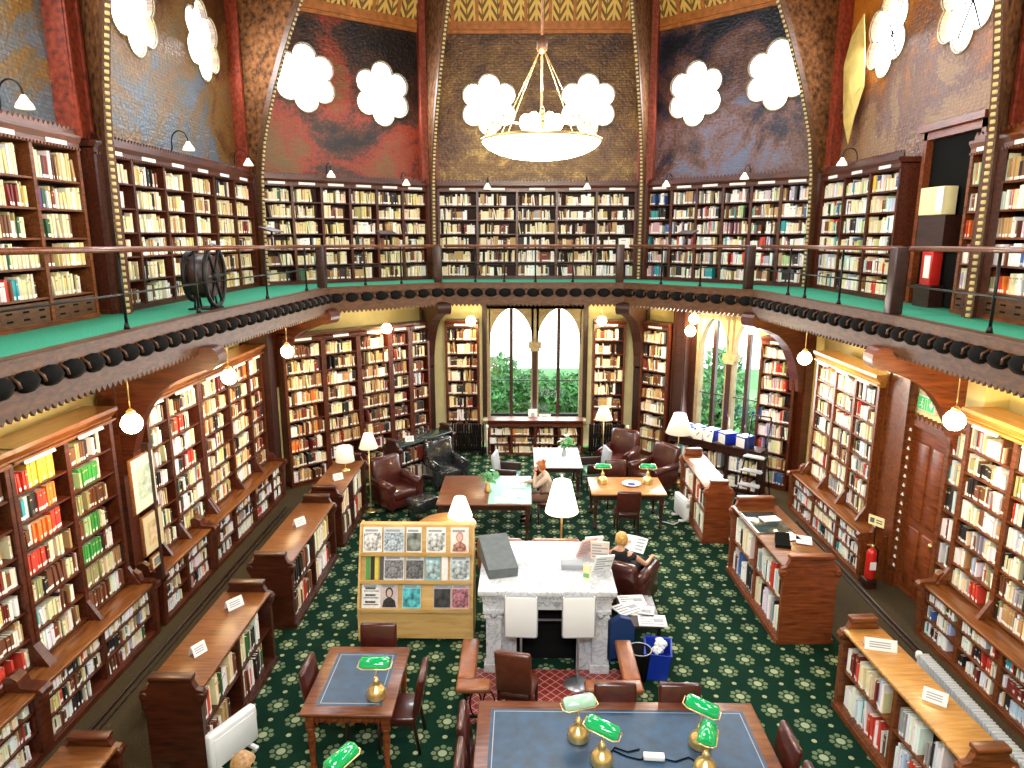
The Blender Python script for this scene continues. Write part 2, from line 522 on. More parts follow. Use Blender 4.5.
mb = MB(); mb.box(-6.6, 6.5, YB, 18.3, -.2, -.006)
mb.build('floor', M_['aisle'], **ST)
mb = MB()
mb.prism([(-4.35, 2.0), (4.25, 2.0), (4.25, 14.6), (3.2, 16.6), (2.3, 17.9), (-2.3, 17.9), (-3.4, 16.9), (-4.35, 15.2)], -.006, .0, 'z')
carpet = mb.build('carpet', M_['carpet'])
tag(carpet, 'dark green patterned carpet with rows of pale medallions across the reading room', 'carpet')

def sixfoil(cx, cz, R=.45, rl=.262, n=10):
    pts = []
    for k in range(6):
        for i in range(n):
            ph = radians(-30 + 60*i/n)
            r = R*cos(ph) + sqrt(max(0, rl*rl - (R*sin(ph))**2))
            th = radians(90 + 60*k) + ph
            pts.append((cx + r*cos(th), cz + r*sin(th)))
    return pts

WIN_N = [0]
def upper_wall(name, a, b, mat, wins, d=.35, z0=4.6, z1=10.74, ext=.25, bars=False):
    p, q = offs(a, b, d); L = ln(p, q); rz = rzof(p, q)
    bm = bmesh.new()
    def loop(pts):
        vs_ = [bm.verts.new((x, 0, z)) for x, z in pts]
        for i in range(len(vs_)): bm.edges.new((vs_[i], vs_[(i+1) % len(vs_)]))
        return vs_
    loop([(-ext, z0), (L+ext, z0), (L+ext, z1), (-ext, z1)])
    holes = [loop(sixfoil(s, z)) for s, z in wins]
    bmesh.ops.triangle_fill(bm, edges=list(bm.edges), use_beauty=True)
    for h in holes:      # splayed reveals
        back = [bm.verts.new((v.co.x, .12, v.co.z)) for v in h]
        for i in range(len(h)):
            j = (i+1) % len(h)
            bm.faces.new((h[i], h[j], back[j], back[i]))
    bmesh.ops.recalc_face_normals(bm, faces=list(bm.faces))
    me = bpy.data.meshes.new(name); bm.to_mesh(me); bm.free(); me.materials.append(mat)
    o = bpy.data.objects.new(name, me); COL.objects.link(o); setp(o, **ST); place(o, p, rz)
    for s, z in wins:
        WIN_N[0] += 1
        m = MB(); out = sixfoil(s, z, .45, .275)
        k = m.pts([(x, .11, zz) for x, zz in out])
        c = m.pts([(s, .11, z)])
        for i in range(len(out)): m.face((c, k+i, k+(i+1) % len(out)))
        w = m.build('window_%d' % WIN_N[0], M_['pane'], **ST); place(w, p, rz)
        fr = MB(); ring = sixfoil(s, z, .46, .285)
        fr.tube([(x, -.01, zz) for x, zz in ring], .018, seg=6, closed=True)
        fr.build('window_frame', M_['stone'], w)
        if bars:
            br = MB()
            for kk in range(3):
                th = radians(60*kk)
                br.tube([(s-.7*cos(th), .09, z-.7*sin(th)), (s+.7*cos(th), .09, z+.7*sin(th))], .014, seg=5)
            br.build('glazing_bar', M_['iron'], w)
        c0 = Matrix.Rotation(rz, 4, 'Z') @ Vector((s, -.12, 0)); n0 = Matrix.Rotation(rz, 4, 'Z') @ Vector((0, -1, 0))
        SUN_WINDOWS.append((Vector((p[0]+c0.x, p[1]+c0.y, z)), n0))
    # cornice beam and leaf-painted cove with ribs
    m = MB(); m.box(-.1, L+.1, -.10, .1, z1-.06, z1+.13); m.box(-.1, L+.1, -.05, .1, z1-.14, z1-.06)
    place(m.build('trim_cornice', M_['covebeam'], **ST), p, rz)
    m = MB()
    k = m.pts([(-.2, 0, z1+.1), (L+.2, 0, z1+.1), (L+.2, -.55, z1+1.15), (-.2, -.55, z1+1.15), (L+.2, -1.6, z1+1.9), (-.2, -1.6, z1+1.9)])
    m.face((k, k+1, k+2, k+3)); m.face((k+3, k+2, k+4, k+5))
    n = max(2, round(L/.62))
    for i in range(n+1):
        x = L*i/n
        m.prism([(-.03, z1+.1), (.03, z1+.1), (-.52, z1+1.18), (-.58, z1+1.12)], x-.04, x+.04, 'x', 1)
    place(m.build('ceiling_cove', [M_['cove'], M_['covebeam']], **ST), p, rz)
    return o

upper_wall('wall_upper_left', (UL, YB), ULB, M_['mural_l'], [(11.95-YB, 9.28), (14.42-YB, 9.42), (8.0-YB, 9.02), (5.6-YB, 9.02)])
upper_wall('wall_upper_far_left', ULB, ULC, M_['mural_bc'], [(1.42, 9.22), (3.32, 9.08)])
upper_wall('wall_upper_far', ULC, URC, M_['mural_far'], [(1.48, 8.95), (3.98, 8.95)])
upper_wall('wall_upper_far_right', URC, URB, M_['mural_de'], [(1.12, 9.04), (3.10, 9.18)])
upper_wall('wall_upper_right', URB, (UR, YB), M_['mural_r'], [(15.3-13.75, 9.30), (15.3-11.4, 9.16), (15.3-7.6, 9.02), (15.3-5.2, 9.02)], bars=True)
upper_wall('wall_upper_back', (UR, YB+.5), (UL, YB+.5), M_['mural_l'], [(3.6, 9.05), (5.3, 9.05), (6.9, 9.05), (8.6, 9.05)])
m = MB(); m.box(-6.7, 6.6, YB-.2, YB, 0, 13); m.build('wall_back', M_['cream'], **ST)
m = MB(); m.box(-6.9, 6.8, YB-.2, 18.9, 12.3, 12.5); m.build('ceiling', M_['dark'], **ST)

# lower walls: cream plaster under the gallery, with openings for the two garden windows
LLB, LLC, LRC, LRB = (-5.95, 14.75), (-2.55, 18.0), (2.6, 18.0), (5.85, 14.85)
def lower_wall(name, a, b, hole=None, d=.45, z1=4.2, ext=.3):
    p, q = offs(a, b, d); L = ln(p, q); m = MB()
    if hole:
        x0, x1, h0, h1 = hole
        m.box(-ext, x0, 0, .3, 0, z1); m.box(x1, L+ext, 0, .3, 0, z1)
        m.box(x0, x1, 0, .3, 0, h0); m.box(x0, x1, 0, .3, h1, z1)
    else:
        m.box(-ext, L+ext, 0, .3, 0, z1)
    o = place(m.build(name, M_['cream'], **ST), p, rzof(p, q)); return o
lower_wall('wall_left', (-5.95, YB), LLB)
lower_wall('wall_far_left', LLB, LLC)
lower_wall('wall_far', LLC, LRC, (2.55-1.27, 2.55+1.33, .8, 3.92))
lower_wall('wall_far_right', LRC, LRB, (1.62, 3.42, .8, 3.85))
lower_wall('wall_right', LRB, (5.85, YB))

EDGE = [(-5.05, -1.0), (-4.92, 9.7), (-4.55, 15.0), (-2.25, 16.72), (2.15, 16.72), (4.5, 14.45), (4.95, 9.7), (5.08, -1.0)]
OUTER = [(6.45, -1.0), (6.45, 15.5), (2.95, 18.65), (-2.8, 18.65), (-6.65, 15.9), (-6.65, -1.0)]
m = MB(); m.prism(EDGE + OUTER, 4.55, ZG, 'z'); m.build('floor_gallery', M_['galcarpet'], **ST)
m = MB(); m.prism(EDGE + OUTER, 4.2, 4.55, 'z'); m.build('ceiling_under_gallery', M_['cream'], **ST)

def fascia(a, b):
    L = ln(a, b); rz = rzof(a, b)
    m = MB()
    m.box(0, L, -.05, .10, 4.47, 4.615); m.box(0, L, -.075, 0, 4.585, 4.61); m.box(0, L, -.03, .06, 4.30, 4.48)
    m.box(0, L, -.055, .06, 4.10, 4.315)
    n = max(3, int(L/.10))
    for i in range(n):          # saw-toothed lower edge
        x0, x1 = L*i/n, L*(i+1)/n
        m.prism([(x0, 4.10), (x1, 4.10), ((x0+x1)/2, 4.035)], -.05, -.01, 'y')
    o = place(m.build('gallery_fascia', M_['gallery'], **ST), a, rz)
    m = MB(); k = max(2, int(L/.325))
    for i in range(k):          # row of carved bosses
        x = L*(i+.5)/k
        m.ball((x, -.055, 4.375), (.155, .105, .105), 0, 12, 6)
    m.build('trim_bosses', M_['black'], o, **ST)
    m = MB()
    for i in range(k+1):
        x = L*i/k
        m.tube([(x-.012, -.05, 4.46), (x-.02, -.13, 4.41), (x-.012, -.14, 4.35)], .016, seg=5)
    m.build('trim_spacers', M_['gallery'], o, **ST)
    return o
for a, b in zip(EDGE, EDGE[1:]): fascia(a, b)

# corner posts, curved roof ribs with a beaded edge, painted spandrels
def roof_rib(c, inward, po=0.0, pw=.20):
    """c corner of the case fronts, inward = unit plan vector to the hall"""
    rz = atan2(inward[1], inward[0])
    prof = [(4.6, .20), (6.0, .20), (7.0, .25), (7.7, .38), (8.2, .55), (8.7, .74), (9.2, .97), (9.7, 1.21), (10.2, 1.48), (10.8, 1.82), (11.5, 2.25), (12.3, 2.8)]
    o = empty('roof_rib', (c[0], c[1], 0), rz); setp(o, **ST)
    m = MB()
    poly = [(r, z) for z, r in prof] + [(r-.13, z+.02) for z, r in reversed(prof)]
    m.prism(poly, -.05, .05, 'y'); m.build('rib', M_['gallery'], o)
    m = MB()
    up = [(z, r) for z, r in prof if z >= 7.0]
    poly = [(r-.12, z) for z, r in up] + [(-.30, 12.3), (-.30, 7.0)]
    m.prism(poly, -.035, .035, 'y'); m.build('spandrel', M_['spandrel'], o)
    m = MB()
    for (z0, r0), (z1, r1) in zip(prof, prof[1:]):
        n = max(1, int(hypot(z1-z0, r1-r0)/.085))
        for i in range(n):
            t = (i+.5)/n
            m.cbox(r0+(r1-r0)*t-.01, r0+(r1-r0)*t+.022, -.03, .03, z0+(z1-z0)*t-.026, z0+(z1-z0)*t+.026, .012)
    m.build('bead_edge', M_['gold'], o)
    m = MB(); m.box(-.36, -.06, po-pw, po+pw, 7.0, 12.3); m.box(-.08, -.03, po-pw, po-pw+.05, 7.0, 12.3); m.box(-.08, -.03, po+pw-.05, po+pw, 7.0, 12.3); m.box(-.08, -.04, po-.015, po+.015, 7.0, 12.3)
    if pw: m.build('corner_post', M_['postred'], o)
    m = MB(); m.box(-.32, .02, -.14, .14, 4.6, 7.0); m.build('lower_post', M_['case'], o)
def unit(x, y): d = hypot(x, y); return (x/d, y/d)
roof_rib((-6.14, 9.98), unit(1, -.85), 0, 0); roof_rib((5.92, 9.62), unit(-1, -.85), 0, 0)
for x, y in ((-6.42, 9.97), (6.22, 9.62)):
    m = MB(); s = 1 if x < 0 else -1
    m.box(x-.14, x+.14, y-.31, y+.31, 7.0, 12.3)
    for q in (-.29, -.02, .25): m.box(min(x+s*.13, x+s*.17), max(x+s*.13, x+s*.17), y+q, y+q+.04, 7.0, 12.3)
    m.build('pillar_timber', M_['postred'], **ST)
roof_rib(ULB, unit(1, -.38), .16, .28); roof_rib(URB, unit(-1, -.42), -.06, .26)
roof_rib(ULC, unit(.42, -1)); roof_rib(URC, unit(-.42, -1))

# beam ends and curved braces under the gallery
def bracket(wall, nose, mat):
    L = ln(wall, nose); rz = rzof(nose, wall)
    o = empty('gallery_bracket', (nose[0], nose[1], 0), rz); setp(o, **ST)
    m = MB()
    poly = [(L, 3.84), (L, 4.16), (.08, 4.16)] + [(.09-.15*sin(pi*i/8), 4.0+.16*cos(pi*i/8)) for i in range(1, 8)] + [(.08, 3.84)]
    m.prism(poly, -.17, .17, 'y'); m.build('beam_end', mat, o)
    m = MB()
    f = L/1.55
    arc = [(1.30, 2.35), (1.28, 2.62), (1.16, 3.02), (1.02, 3.28), (.86, 3.48), (.66, 3.64), (.42, 3.75), (.15, 3.84)]
    poly = [(L, 2.2)] + [(r*f, z) for r, z in arc] + [(L, 3.86)]
    m.prism(list(reversed(poly)), -.12, .12, 'y'); m.build('curved_brace', mat, o)
    m = MB(); m.box(L-.12, L+.12, -.16, .16, 0, 4.0); m.build('wall_post', mat, o)
bracket((-6.22, 9.58), (-4.66, 9.70), M_['case']); bracket((6.2, 9.68), (4.70, 9.82), M_['islandR'])
bracket((-6.1, 15.45), (-4.40, 14.85), M_['case']); bracket((5.95, 15.15), (4.38, 14.32), M_['case'])
bracket((-2.85, 18.15), (-2.20, 16.62), M_['dark']); bracket((2.85, 18.15), (2.10, 16.62), M_['dark'])

# garden windows: stone surround, two pointed arches, each halved by a mullion
def garden_window(n, a, b, x0, x1, z0, z1, d=.45):
    p, q = offs(a, b, d); rz = rzof(p, q)
    w = empty('window_%d' % n, (p[0], p[1], 0), rz); setp(w, **ST)
    W = x1-x0; xm = (x0+x1)/2
    m = MB()
    hw = W/2-.10          # clear width of one arch
    def arch(t): # t in -1..1 over one arch: height of the head below the top
        return 1.06*(1-sqrt(max(0, 1-abs(t)**1.75)))
    for cx in (x0+.06+hw/2+.0, x1-.06-hw/2):
        N_ = 28
        for i in range(N_):
            t0, t1 = -1+2*i/N_, -1+2*(i+1)/N_
            u0, u1 = cx+t0*hw/2, cx+t1*hw/2
            h0, h1 = z1-.10-arch(t0), z1-.10-arch(t1)
            k = m.pts([(u0, -.02, h0), (u1, -.02, h1), (u1, -.02, z1), (u0, -.02, z1), (u0, .22, h0), (u1, .22, h1)])
            m.face((k, k+1, k+2, k+3)); m.face((k, k+4, k+5, k+1))
    for cx, wd in ((xm, .10), (x0+.03, .06), (x1-.03, .06)):
        m.box(cx-wd, cx+wd, -.02, .22, z0, z1)
    m.box(x0, x1, -.02, .22, z1-.12, z1)
    m.box(xm-.17, xm+.17, -.05, .2, z0+1.92, z0+2.08); m.box(xm-.13, xm+.13, -.06, .2, z0+1.84, z0+1.92)
    m.build('stone_arches', M_['stone'], w)
    m = MB()
    for cx in (x0+.06+hw/2, x1-.06-hw/2): m.box(cx-.045, cx+.045, .04, .16, z0, z1-.1)
    m.box(xm-.06, xm+.06, -.04, -.015, z0, z0+1.85)
    m.build('mullion', M_['dark'], w)
    m = MB(); m.box(x0, x1, .12, .126, z0, z1-.1); m.build('pane', M_['glass'], w)
    m = MB(); m.box(x0, x1, .10, .14, z0+1.0, z0+1.02); m.box(x0, x1, .06, .18, z0, z0+.07); m.build('glazing_bar', M_['iron'], w)
    m = MB(); m.box(x0-.12, x0, -.06, .2, z0-.02, z1+.12); m.box(x1, x1+.12, -.06, .2, z0-.02, z1+.12); m.box(x0-.12, x1+.12, -.06, .2, z1, z1+.12)
    m.build('window_frame', M_['dark'], w)
    m = MB(); m.box(x0-.1, x1+.1, -.42, .2, z0-.05, z0); m.build('window_sill', M_['stone'], w)
    return w
garden_window(21, LLC, LRC, 2.55-1.27, 2.55+1.33, .82, 3.92)
garden_window(22, LRC, LRB, 1.62, 3.42, .82, 3.85)

pa_, pb_ = offs(LRC, LRB, .1); rzp = rzof(pa_, pb_)
m = MB(); m.box(1.12, 1.50, .0, .4, 0, 4.2); m.box(1.14, 1.18, -.03, .0, 0, 4.2); m.box(1.44, 1.48, -.03, .0, 0, 4.2); place(m.build('pillar_timber', M_['dark'], **ST), pa_, rzp)
m = MB(); m.box(-6.45, -5.78, 14.58, 14.95, 0, 4.2); m.build('pillar_timber', M_['dark'], **ST)
# doorway and door under the right gallery, beside the pilaster
rd = empty('door_1', (5.9, 10.62, 0), radians(-90)); setp(rd, **ST)      # local x runs towards the camera
m = MB(); m.box(0, .88, .05, .11, 0, 2.78)
for x in (.12, .5): 
    for z0, z1 in ((.15, 1.15), (1.3, 2.55)): m.cbox(x, x+.28, .025, .06, z0, z1, .02)
m.build('door_panel', M_['islandR'], rd)
m = MB(); m.box(-.09, 0, -.03, .12, 0, 2.9); m.box(.88, .97, -.03, .12, 0, 2.9); m.box(-.09, .97, -.02, .12, 2.78, 2.88)
for i in range(9): m.prism([(-.09+.118*i, 2.88), (.028+.118*i, 2.88), (-.03+.118*i, 2.97)], -.02, .06, 'y')
m.build('door_frame', M_['caseR'], rd)
m = MB()
for i in range(16): m.prism([(-.075, .35+.155*i), (-.015, .35+.155*i), (-.045, .40+.155*i)], -.045, -.03, 'y')
m.build('stud_row', M_['paper'], rd)
m = MB(); m.ball((.8, 0, 1.1), .04); m.build('door_handle', M_['brass'], rd)
m = MB(); m.box(5.82, 5.92, 10.70, 11.42, 0, 4.15); m.box(5.79, 5.83, 10.70, 10.78, 0, 4.15); m.box(5.79, 5.83, 11.32, 11.40, 0, 4.15)
m.build('pillar_panel', M_['caseR'], **ST)
m = MB(); m.box(5.96, 6.3, 9.2, 11.5, 2.86, 4.2); m.build('wall_over_door', M_['cream'], **ST)
# doorway on the gallery
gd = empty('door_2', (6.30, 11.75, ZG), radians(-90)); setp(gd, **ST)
m = MB(); m.box(0, 1.35, -.01, .02, 0, 2.6); m.build('dark_doorway_panel', M_['black'], gd)  # flat black panel stands in for the unlit space beyond the doorway
m = MB(); m.box(-.1, 0, -.12, .02, 0, 2.72); m.box(1.35, 1.45, -.12, .02, 0, 2.72); m.box(-.1, 1.45, -.12, .02, 2.6, 2.72); m.box(-.16, 1.5, -.2, .02, 2.72, 2.82)
m.build('door_frame', M_['islandR'], gd)
# ------------------------------------------------------------------ books: records first, objects at the end
BOOKS = []
NAMES = {}
def c_(name, rgb): NAMES[rgb] = name; return rgb
CREAM = c_('cream', (.82, .72, .47)); PALEY = c_('pale yellow', (.78, .64, .28)); TAN = c_('tan', (.50, .31, .13)); BROWN = c_('brown', (.17, .060, .025))
WHITE = c_('white', (.90, .89, .85)); DARK = c_('black', (.022, .018, .018)); MAROON = c_('maroon', (.20, .025, .02)); RED = c_('red', (.62, .055, .03))
ORANGE = c_('orange', (.80, .20, .03)); YELLOW = c_('yellow', (.85, .55, .06)); GREEN = c_('green', (.06, .36, .07)); DGREEN = c_('dark green', (.03, .11, .05))
BLUE = c_('blue', (.06, .14, .36)); PALEB = c_('pale blue', (.55, .66, .80)); TEAL = c_('teal', (.03, .35, .40)); GREY = c_('grey', (.36, .36, .38))
PINK = c_('pink', (.62, .36, .38)); OLIVE = c_('olive', (.38, .35, .16)); LGREEN = c_('light green', (.45, .60, .30)); LILAC = c_('lilac', (.55, .50, .62))
PURPLE = c_('purple', (.13, .04, .22))
PAL = {
 'warm': [(CREAM, 40), (PALEY, 15), (TAN, 10), (WHITE, 18), (BROWN, 9), (DARK, 7), (MAROON, 3), (OLIVE, 2), (DGREEN, 1), (PURPLE, .5)],
 'far': [(CREAM, 27), (TAN, 18), (BROWN, 15), (WHITE, 26), (DARK, 7), (MAROON, 5), (GREY, 2)],
 'cool': [(WHITE, 34), (CREAM, 18), (LILAC, 9), (PINK, 6), (BROWN, 10), (DARK, 7), (RED, 4), (TEAL, 3), (BLUE, 3), (LGREEN, 4), (TAN, 6)],
 'fcase': [(WHITE, 30), (CREAM, 22), (LGREEN, 8), (YELLOW, 5), (PALEB, 8), (BLUE, 4), (BROWN, 6), (RED, 5), (MAROON, 4), (DARK, 6), (TEAL, 3)],
 'lowl': [(WHITE, 34), (CREAM, 22), (DARK, 15), (BROWN, 11), (TAN, 6), (RED, 4), (DGREEN, 3), (PALEY, 4), (GREY, 2), (MAROON, 3)],
 'amber': [(TAN, 22), (CREAM, 24), (BROWN, 18), (ORANGE, 5), (WHITE, 12), (DARK, 11), (PALEY, 7), (MAROON, 5)],
 'dim': [(BROWN, 24), (TAN, 18), (CREAM, 17), (DARK, 17), (MAROON, 12), (WHITE, 12)],  # darker books, so the corner's weak light is put into their colours
 'right': [(WHITE, 42), (PALEB, 9), (DARK, 15), (CREAM, 14), (GREY, 6), (RED, 3), (BROWN, 4), (TEAL, 2), (MAROON, 3), (BLUE, 2)],
 'rightw': [(WHITE, 36), (CREAM, 24), (DARK, 11), (BROWN, 8), (RED, 4), (OLIVE, 4), (TAN, 6), (GREY, 4), (PALEB, 3)],
}
SER_P = .33
R = random.Random(11)
def pick(pal):
    x = R.random()*sum(w for _, w in pal)
    for c, w in pal:
        x -= w
        if x <= 0: return c
    return pal[0][0]
ORD = lambda n: '%d%s' % (n, 'th' if 10 <= n % 100 <= 20 else {1: 'st', 2: 'nd', 3: 'rd'}.get(n % 10, 'th'))

def run_books(M, length, z, hmax, pal, ref, row, bay, fill=None, spec=None, lab=.8, wmean=.029, setback=.02, dmax=.20, x0=.012):
    """a shelf-full of books; M = local frame with x along the shelf, y into it; row/bay = words for the label"""
    x = x0; n = 0
    if fill is None: fill = R.choice([1, 1, 1, .97, .9, .84, .78])
    end = length*fill - .01
    queue = []
    if spec:
        for c, k, h in spec: queue += [(c, h, .034, .17, 1)]*k
    while True:
        if queue: c, h, w, d, s = queue.pop(0)
        else:
            c = pick(PAL[pal]); h = min(hmax-.03, R.uniform(.60, .95)*hmax); w = max(.012, R.gauss(wmean, .011)); d = min(dmax, R.uniform(.13, .2)); s = 0
            if R.random() < SER_P:
                queue += [(c, h, w, d, 1)]*R.randint(1, 4)
        if h > hmax-.015: h = hmax-.015
        hh = h*(1 if s else R.uniform(.97, 1.0))
        if x + w > end: break
        n += 1
        tilt = 0
        if R.random() < .06: tilt = R.uniform(.06, .16)
        jit = tuple(max(0, min(1, v*R.uniform(.86, 1.1))) for v in c)
        if tilt and x + w + hh*sin(tilt) < end:
            Mb = M @ Matrix.Translation((x + hh*sin(tilt), setback + R.uniform(0, .02), z)) @ Matrix.Rotation(-tilt, 4, 'Y')
            x += hh*sin(tilt) + .004
        else:
            Mb = M @ Matrix.Translation((x, setback + R.uniform(0, .035), z))
        BOOKS.append(dict(M=Mb, w=w-.0015, h=hh, d=d, c=jit, name=NAMES[c], lab=R.random() < lab, band=R.random(), ref=ref, row=row, bay=bay, n=n))
        x += w
        if R.random() < .035: x += R.uniform(.02, .12)

def case_frame(a, b, z=0):
    return Matrix.Translation((a[0], a[1], z)) @ Matrix.Rotation(rzof(a, b), 4, 'Z')

LABPLATE = M_['paper']
def bookcase(name, label, a, b, z0, rows, top, ncols=None, splits=None, depth=.33, mat='case', pal='warm', ref='', crest=True, base_panel=None, pals=None, specs=None, plates=True, cornice_out=.06, fills=None, group=None, lab=.8, wmean=.031):
    """an upright bookcase: uprights, shelves, cornice with name plates; books go into its rows (rows listed from the bottom)"""
    L = ln(a, b); rz = rzof(a, b)
    t = thing(name, label, 'bookcase', (a[0], a[1], z0), rz, group)
    if splits is None: splits = [L*i/ncols for i in range(ncols+1)]
    H = top - z0
    m = MB(); m.box(0, L, depth-.03, depth, 0, H); m.build('back_panel', M_['back'], t)
    for i, x in enumerate(splits):
        m = MB(); w = .022
        xa = min(max(x, w), L-w)
        m.box(xa-w, xa+w, 0, depth-.03, 0, H); m.box(xa-w-.008, xa+w+.008, -.012, .012, 0, H)
        m.build('upright', M_[mat], t)
    M = case_frame(a, b, 0)
    nr = len(rows)
    for j, z in enumerate(rows):
        znext = rows[j+1]-.025 if j+1 < nr else top
        for i in range(len(splits)-1):
            xa, xb = splits[i]+.022, splits[i+1]-.022
            m = MB(); m.box(xa, xb, .0, depth-.03, z-.025-z0, z-z0); m.build('shelf', M_[mat], t)
            pl_ = pals[i] if pals else pal
            run_books(M @ Matrix.Translation((xa, 0, 0)), xb-xa, z, znext-z-.01, pl_, ref, ORD(nr-j)+' shelf down', ORD(i+1)+' bay', lab=lab, wmean=wmean,
                      spec=(specs or {}).get((i, nr-1-j)), fill=(fills or {}).get((i, nr-1-j)))
    if base_panel:
        for i in range(len(splits)-1):
            xa, xb = splits[i]+.05, splits[i+1]-.05
            m = MB(); m.box(xa, xb, .0, .03, .04, base_panel-.05)
            for k in range(3):
                for q in range(2):
                    cx = xa+(xb-xa)*(k+.5)/3; cz = base_panel*(.35+.25*q)
                    m.box(cx-.05, cx+.05, -.004, .0, cz-.012, cz+.012, 1)
            m.build('base_panel', [M_['gallery'], M_['black']], t)
    m = MB(); m.box(-.01, L+.01, -.02, depth, 0, min(.06, rows[0]-z0)+.001); m.build('plinth', M_[mat], t)
    m = MB(); ch = .19
    m.box(0, L, -.02, depth, H, H+ch*.55); m.prism([(-.02, H+ch*.45), (depth, H+ch*.45), (depth, H+ch), (-cornice_out, H+ch), (-cornice_out, H+ch*.8)], 0, L, 'x')
    nd = int(L/.06)
    for k in range(nd): m.box(L*k/nd+.012, L*k/nd+.042, -.045, -.02, H+.005, H+.03)
    m.build('cornice', M_[mat], t)
    if crest:
        m = MB(); n = max(3, int(L/.085))
        for k in range(n):
            u0, u1 = L*k/n, L*(k+1)/n
            m.prism([(u0, H+ch), (u1, H+ch), (u1, H+ch+.06), ((u0+u1)/2, H+ch+.115), (u0, H+ch+.06)], .01, .04, 'y')
        m.build('crest', M_[mat], t)
    if plates:
        for i in range(len(splits)-1):
            cx = (splits[i]+splits[i+1])/2; w = min(.2, (splits[i+1]-splits[i])*.28)
            m = MB(); m.box(cx-w, cx+w, -.03, -.0205, H+.04, H+.095); m.build('label_plate', LABPLATE, t, label='white name plate')
    return t

def wall_case(label, a, b, upper, splits, base_splits=None, mat='case', pal='lowl', ref='', specs=None, ends=(1, 1), pals=None, h=.82, top=3.21, base_pal=None, fills=None, cols=None, ledge='ledge', nrow=7):
    """wall bookcase of the lower room: counter-height base with ledge and scrolled ends, upper shelves set back, cornice"""
    L = ln(a, b); rz = rzof(a, b)
    t = thing('wall_bookcase', label, 'bookcase', (a[0], a[1], 0), rz, 'wall bookcases of the lower room')
    D = .66; U = .28
    base_splits = base_splits or [L*i/2 for i in range(3)]
    M = case_frame(a, b, 0)
    m = MB(); m.box(0, L, D-.03, D, 0, h); m.box(upper[0], upper[1], D-.03, D, h, top); m.build('back_panel', M_['back'], t)
    for x in base_splits:
        m = MB(); xa = min(max(x, .03), L-.03); m.box(xa-.03, xa+.03, 0, D-.03, 0, h-.05); m.build('base_upright', M_[mat], t)
    zs = [.09, .345, .59]
    for j, z in enumerate(zs):
        zn = zs[j+1]-.02 if j < 2 else h-.05
        for i in range(len(base_splits)-1):
            xa, xb = base_splits[i]+.03, base_splits[i+1]-.03
            m = MB(); m.box(xa, xb, 0, .3, z-.02, z); m.build('base_shelf', M_[mat], t)
            run_books(M @ Matrix.Translation((xa, 0, 0)), xb-xa, z, zn-z, base_pal or pal, ref, ('base top', 'base middle', 'base bottom')[2-j]+' shelf', ORD(i+1)+' bay')
    m = MB(); m.box(-.02, L+.02, -.03, D, 0, .07); m.build('plinth', M_[mat], t)
    m = MB(); m.cbox(-.03, L+.03, -.045, U+.05, h-.05, h, .012); m.build('ledge', M_[ledge], t)
    for i, e in enumerate(ends):
        if not e: continue
        x = (0 if i == 0 else L)
        m = MB()
        poly = [(-.03, 0), (U+.02, 0), (U+.02, h+.16), (U-.06, h+.19), (U-.14, h+.14), (U-.16, h+.05), (-.02, h+.04)] + [(-.055+.07*cos(q), h-.03+.07*sin(q)) for q in (1.4, 2.0, 2.7, 3.4, 4.0, 4.6)]
        m.prism(poly, x-.045, x+.045, 'x'); m.build('scroll_end', M_[mat], t)
    for x in splits:
        m = MB(); xa = min(max(x, upper[0]+.03), upper[1]-.03)
        m.box(xa-.028, xa+.028, U, D-.03, h, top); m.box(xa-.036, xa+.036, U-.012, U+.012, h, top)
        m.prism([(U-.01, h), (U-.17, h), (U-.14, h+.05), (U-.01, h+.27)], xa-.03, xa+.03, 'x')
        m.build('upright', M_[mat], t)
    rows = [h+.045+(top-h-.05)/nrow*j for j in range(nrow)]
    for j, z in enumerate(rows):
        zn = rows[j+1]-.025 if j+1 < nrow else top
        for i in range(len(splits)-1):
            xa, xb = splits[i]+.028, splits[i+1]-.028
            m = MB(); m.box(xa, xb, U, D-.03, z-.025, z); m.build('shelf', M_[mat], t)
            run_books(M @ Matrix.Translation((xa, U, 0)), xb-xa, z, zn-z-.01, pals[i] if pals else pal, ref, ORD(nrow-j)+' shelf down', ORD(i+1)+' bay',
                      spec=(specs or {}).get((i, nrow-1-j)), fill=(fills or {}).get((i, nrow-1-j)))
    m = MB(); u0, u1 = upper
    m.box(u0, u1, U-.02, D, top, top+.10); m.prism([(U-.02, top+.08), (D, top+.08), (D, top+.22), (U-.10, top+.22), (U-.10, top+.17)], u0-.03, u1+.03, 'x')
    m.box(u0-.02, u1+.02, U-.07, U, top+.035, top+.06)
    m.build('cornice', M_['ledge' if mat == 'case' else 'honey'], t)
    for i in range(len(splits)-1):
        xa, xb = splits[i]+.1, splits[i+1]-.12
        m = MB(); m.prism([(U-.075, top-.01), (U-.065, top-.01), (U-.03, top+.06), (U-.04, top+.06)], xa+(xb-xa)*.1, xa+(xb-xa)*.8, 'x'); m.build('label_plate', LABPLATE, t, label='white name plate')
    return t

